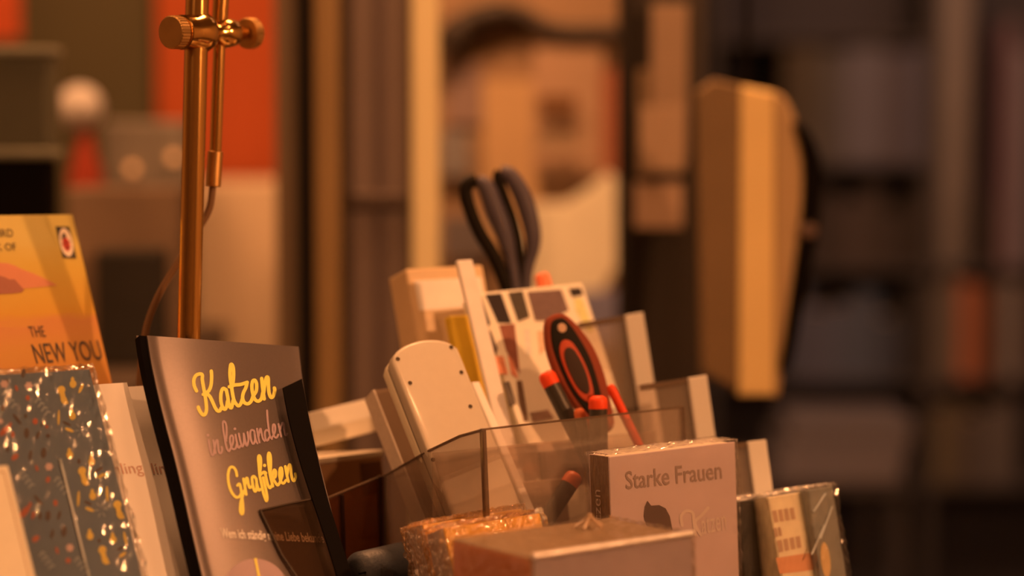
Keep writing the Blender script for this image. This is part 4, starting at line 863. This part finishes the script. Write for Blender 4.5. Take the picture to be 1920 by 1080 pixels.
ORDS = ['first', 'second', 'third', 'fourth', 'fifth', 'sixth', 'seventh', 'eighth', 'ninth', 'tenth', 'eleventh', 'twelfth']
mv = (88, 62, 52); mb = (70, 46, 38); dk = (30, 15, 9); dk2 = (44, 26, 16); sl = (64, 52, 48); pb_ = (118, 80, 56); rd = (134, 56, 28); tn = (128, 80, 48)
shelf_books(1470, 1740, 305, (.245, .25, .235), [(62, 36, 18), (66, 42, 26), (70, 48, 36), mv, mv, mb, (76, 54, 48)], '%s book from the left, tall mauve row top right', 0)
rl = thing('paper_roll', (X(1798, DR), DR+.1, Zp(500, DR)), 'tall pale paper roll standing in the right bookcase', 'roll')
obj('roll', lathe(Vector((X(1798, DR), DR+.1, Zp(500, DR))), Z, [(0, .044), (.003, .046), (.78, .046), (.783, .044)], 24), mat('pale_roll_paper', A(126, 84, 58), .8, vary=.1, scale=8), rl, smooth=True)
obj('roll_core', lathe(Vector((X(1798, DR), DR+.1, Zp(500, DR)+.783)), Z, [(0, .02), (.01, .02), (.012, .016)], 16), M_shelf, rl)
shelf_books(1500, 1740, 500, (.12, .16, .14, .17), [(48, 28, 20), (40, 22, 15), (58, 34, 24), (52, 30, 20), (40, 22, 15), (32, 16, 9)], '%s book from the left, brown row below the mauve row', 0)
shelf_books(1848, 1935, 500, (.14, .52, .46), [(44, 24, 16), (96, 54, 44), (108, 74, 60)], '%s book from the left, beside the tall paper roll', 0)
shelf_books(1480, 1740, 715, (.20, .15, .16, .19, .13), [(66, 50, 46), (72, 54, 50), (68, 54, 50), (64, 52, 48), (46, 36, 34), (24, 14, 10)], '%s book from the left, slate row right of the black strap', 0)
shelf_books(1745, 1920, 715, (.2, .23, .21), [(96, 62, 40), (88, 56, 36), (146, 62, 30), (112, 46, 20), (40, 24, 16), (126, 84, 60)], '%s book from the left, row with the rust red spine', 0)
shelf_books(1755, 1920, 915, (.16, .18, .14), [(86, 54, 28), (80, 50, 30), (66, 42, 30), (84, 56, 40), (78, 52, 38)], '%s book from the left, low brown row at right edge', 0)
# side table with stacked papers
DT = 3.7
tz = Zp(905, DT)
t = thing('side_table', (X(1580, DT), DT+.15, 0), 'low dark table in front of the right bookcase', 'table')
obj('tabletop', box(X(1400, DT), X(1700, DT), DT, DT+.35, tz-.025, tz, .003), M_shelf, t)
for x in (1405, 1690):
    for y in (.02, .33): obj('leg', box(X(x, DT)-.012, X(x, DT)+.012, DT+y-.012, DT+y+.012, 0, tz-.025), M_shelf, t)
for i, (xa, xb, ya, yb) in enumerate(((1455, 1690, 868, 905), (1462, 1700, 828, 868), (1480, 1712, 785, 828))):
    a = X(xa, DT); b_ = X(xb, DT)
    obj_ = bgbox('paper_stack', xa, xb, ya, yb, DT+.03, .2, mat('stack_paper_%d' % i, A(110-6*i, 74-4*i, 56-3*i), .8, vary=.12), ('bottom', 'middle', 'top')[i] + ' bundle of the pale stack on the low dark table', 'bundle', group='paper bundles on the low table')
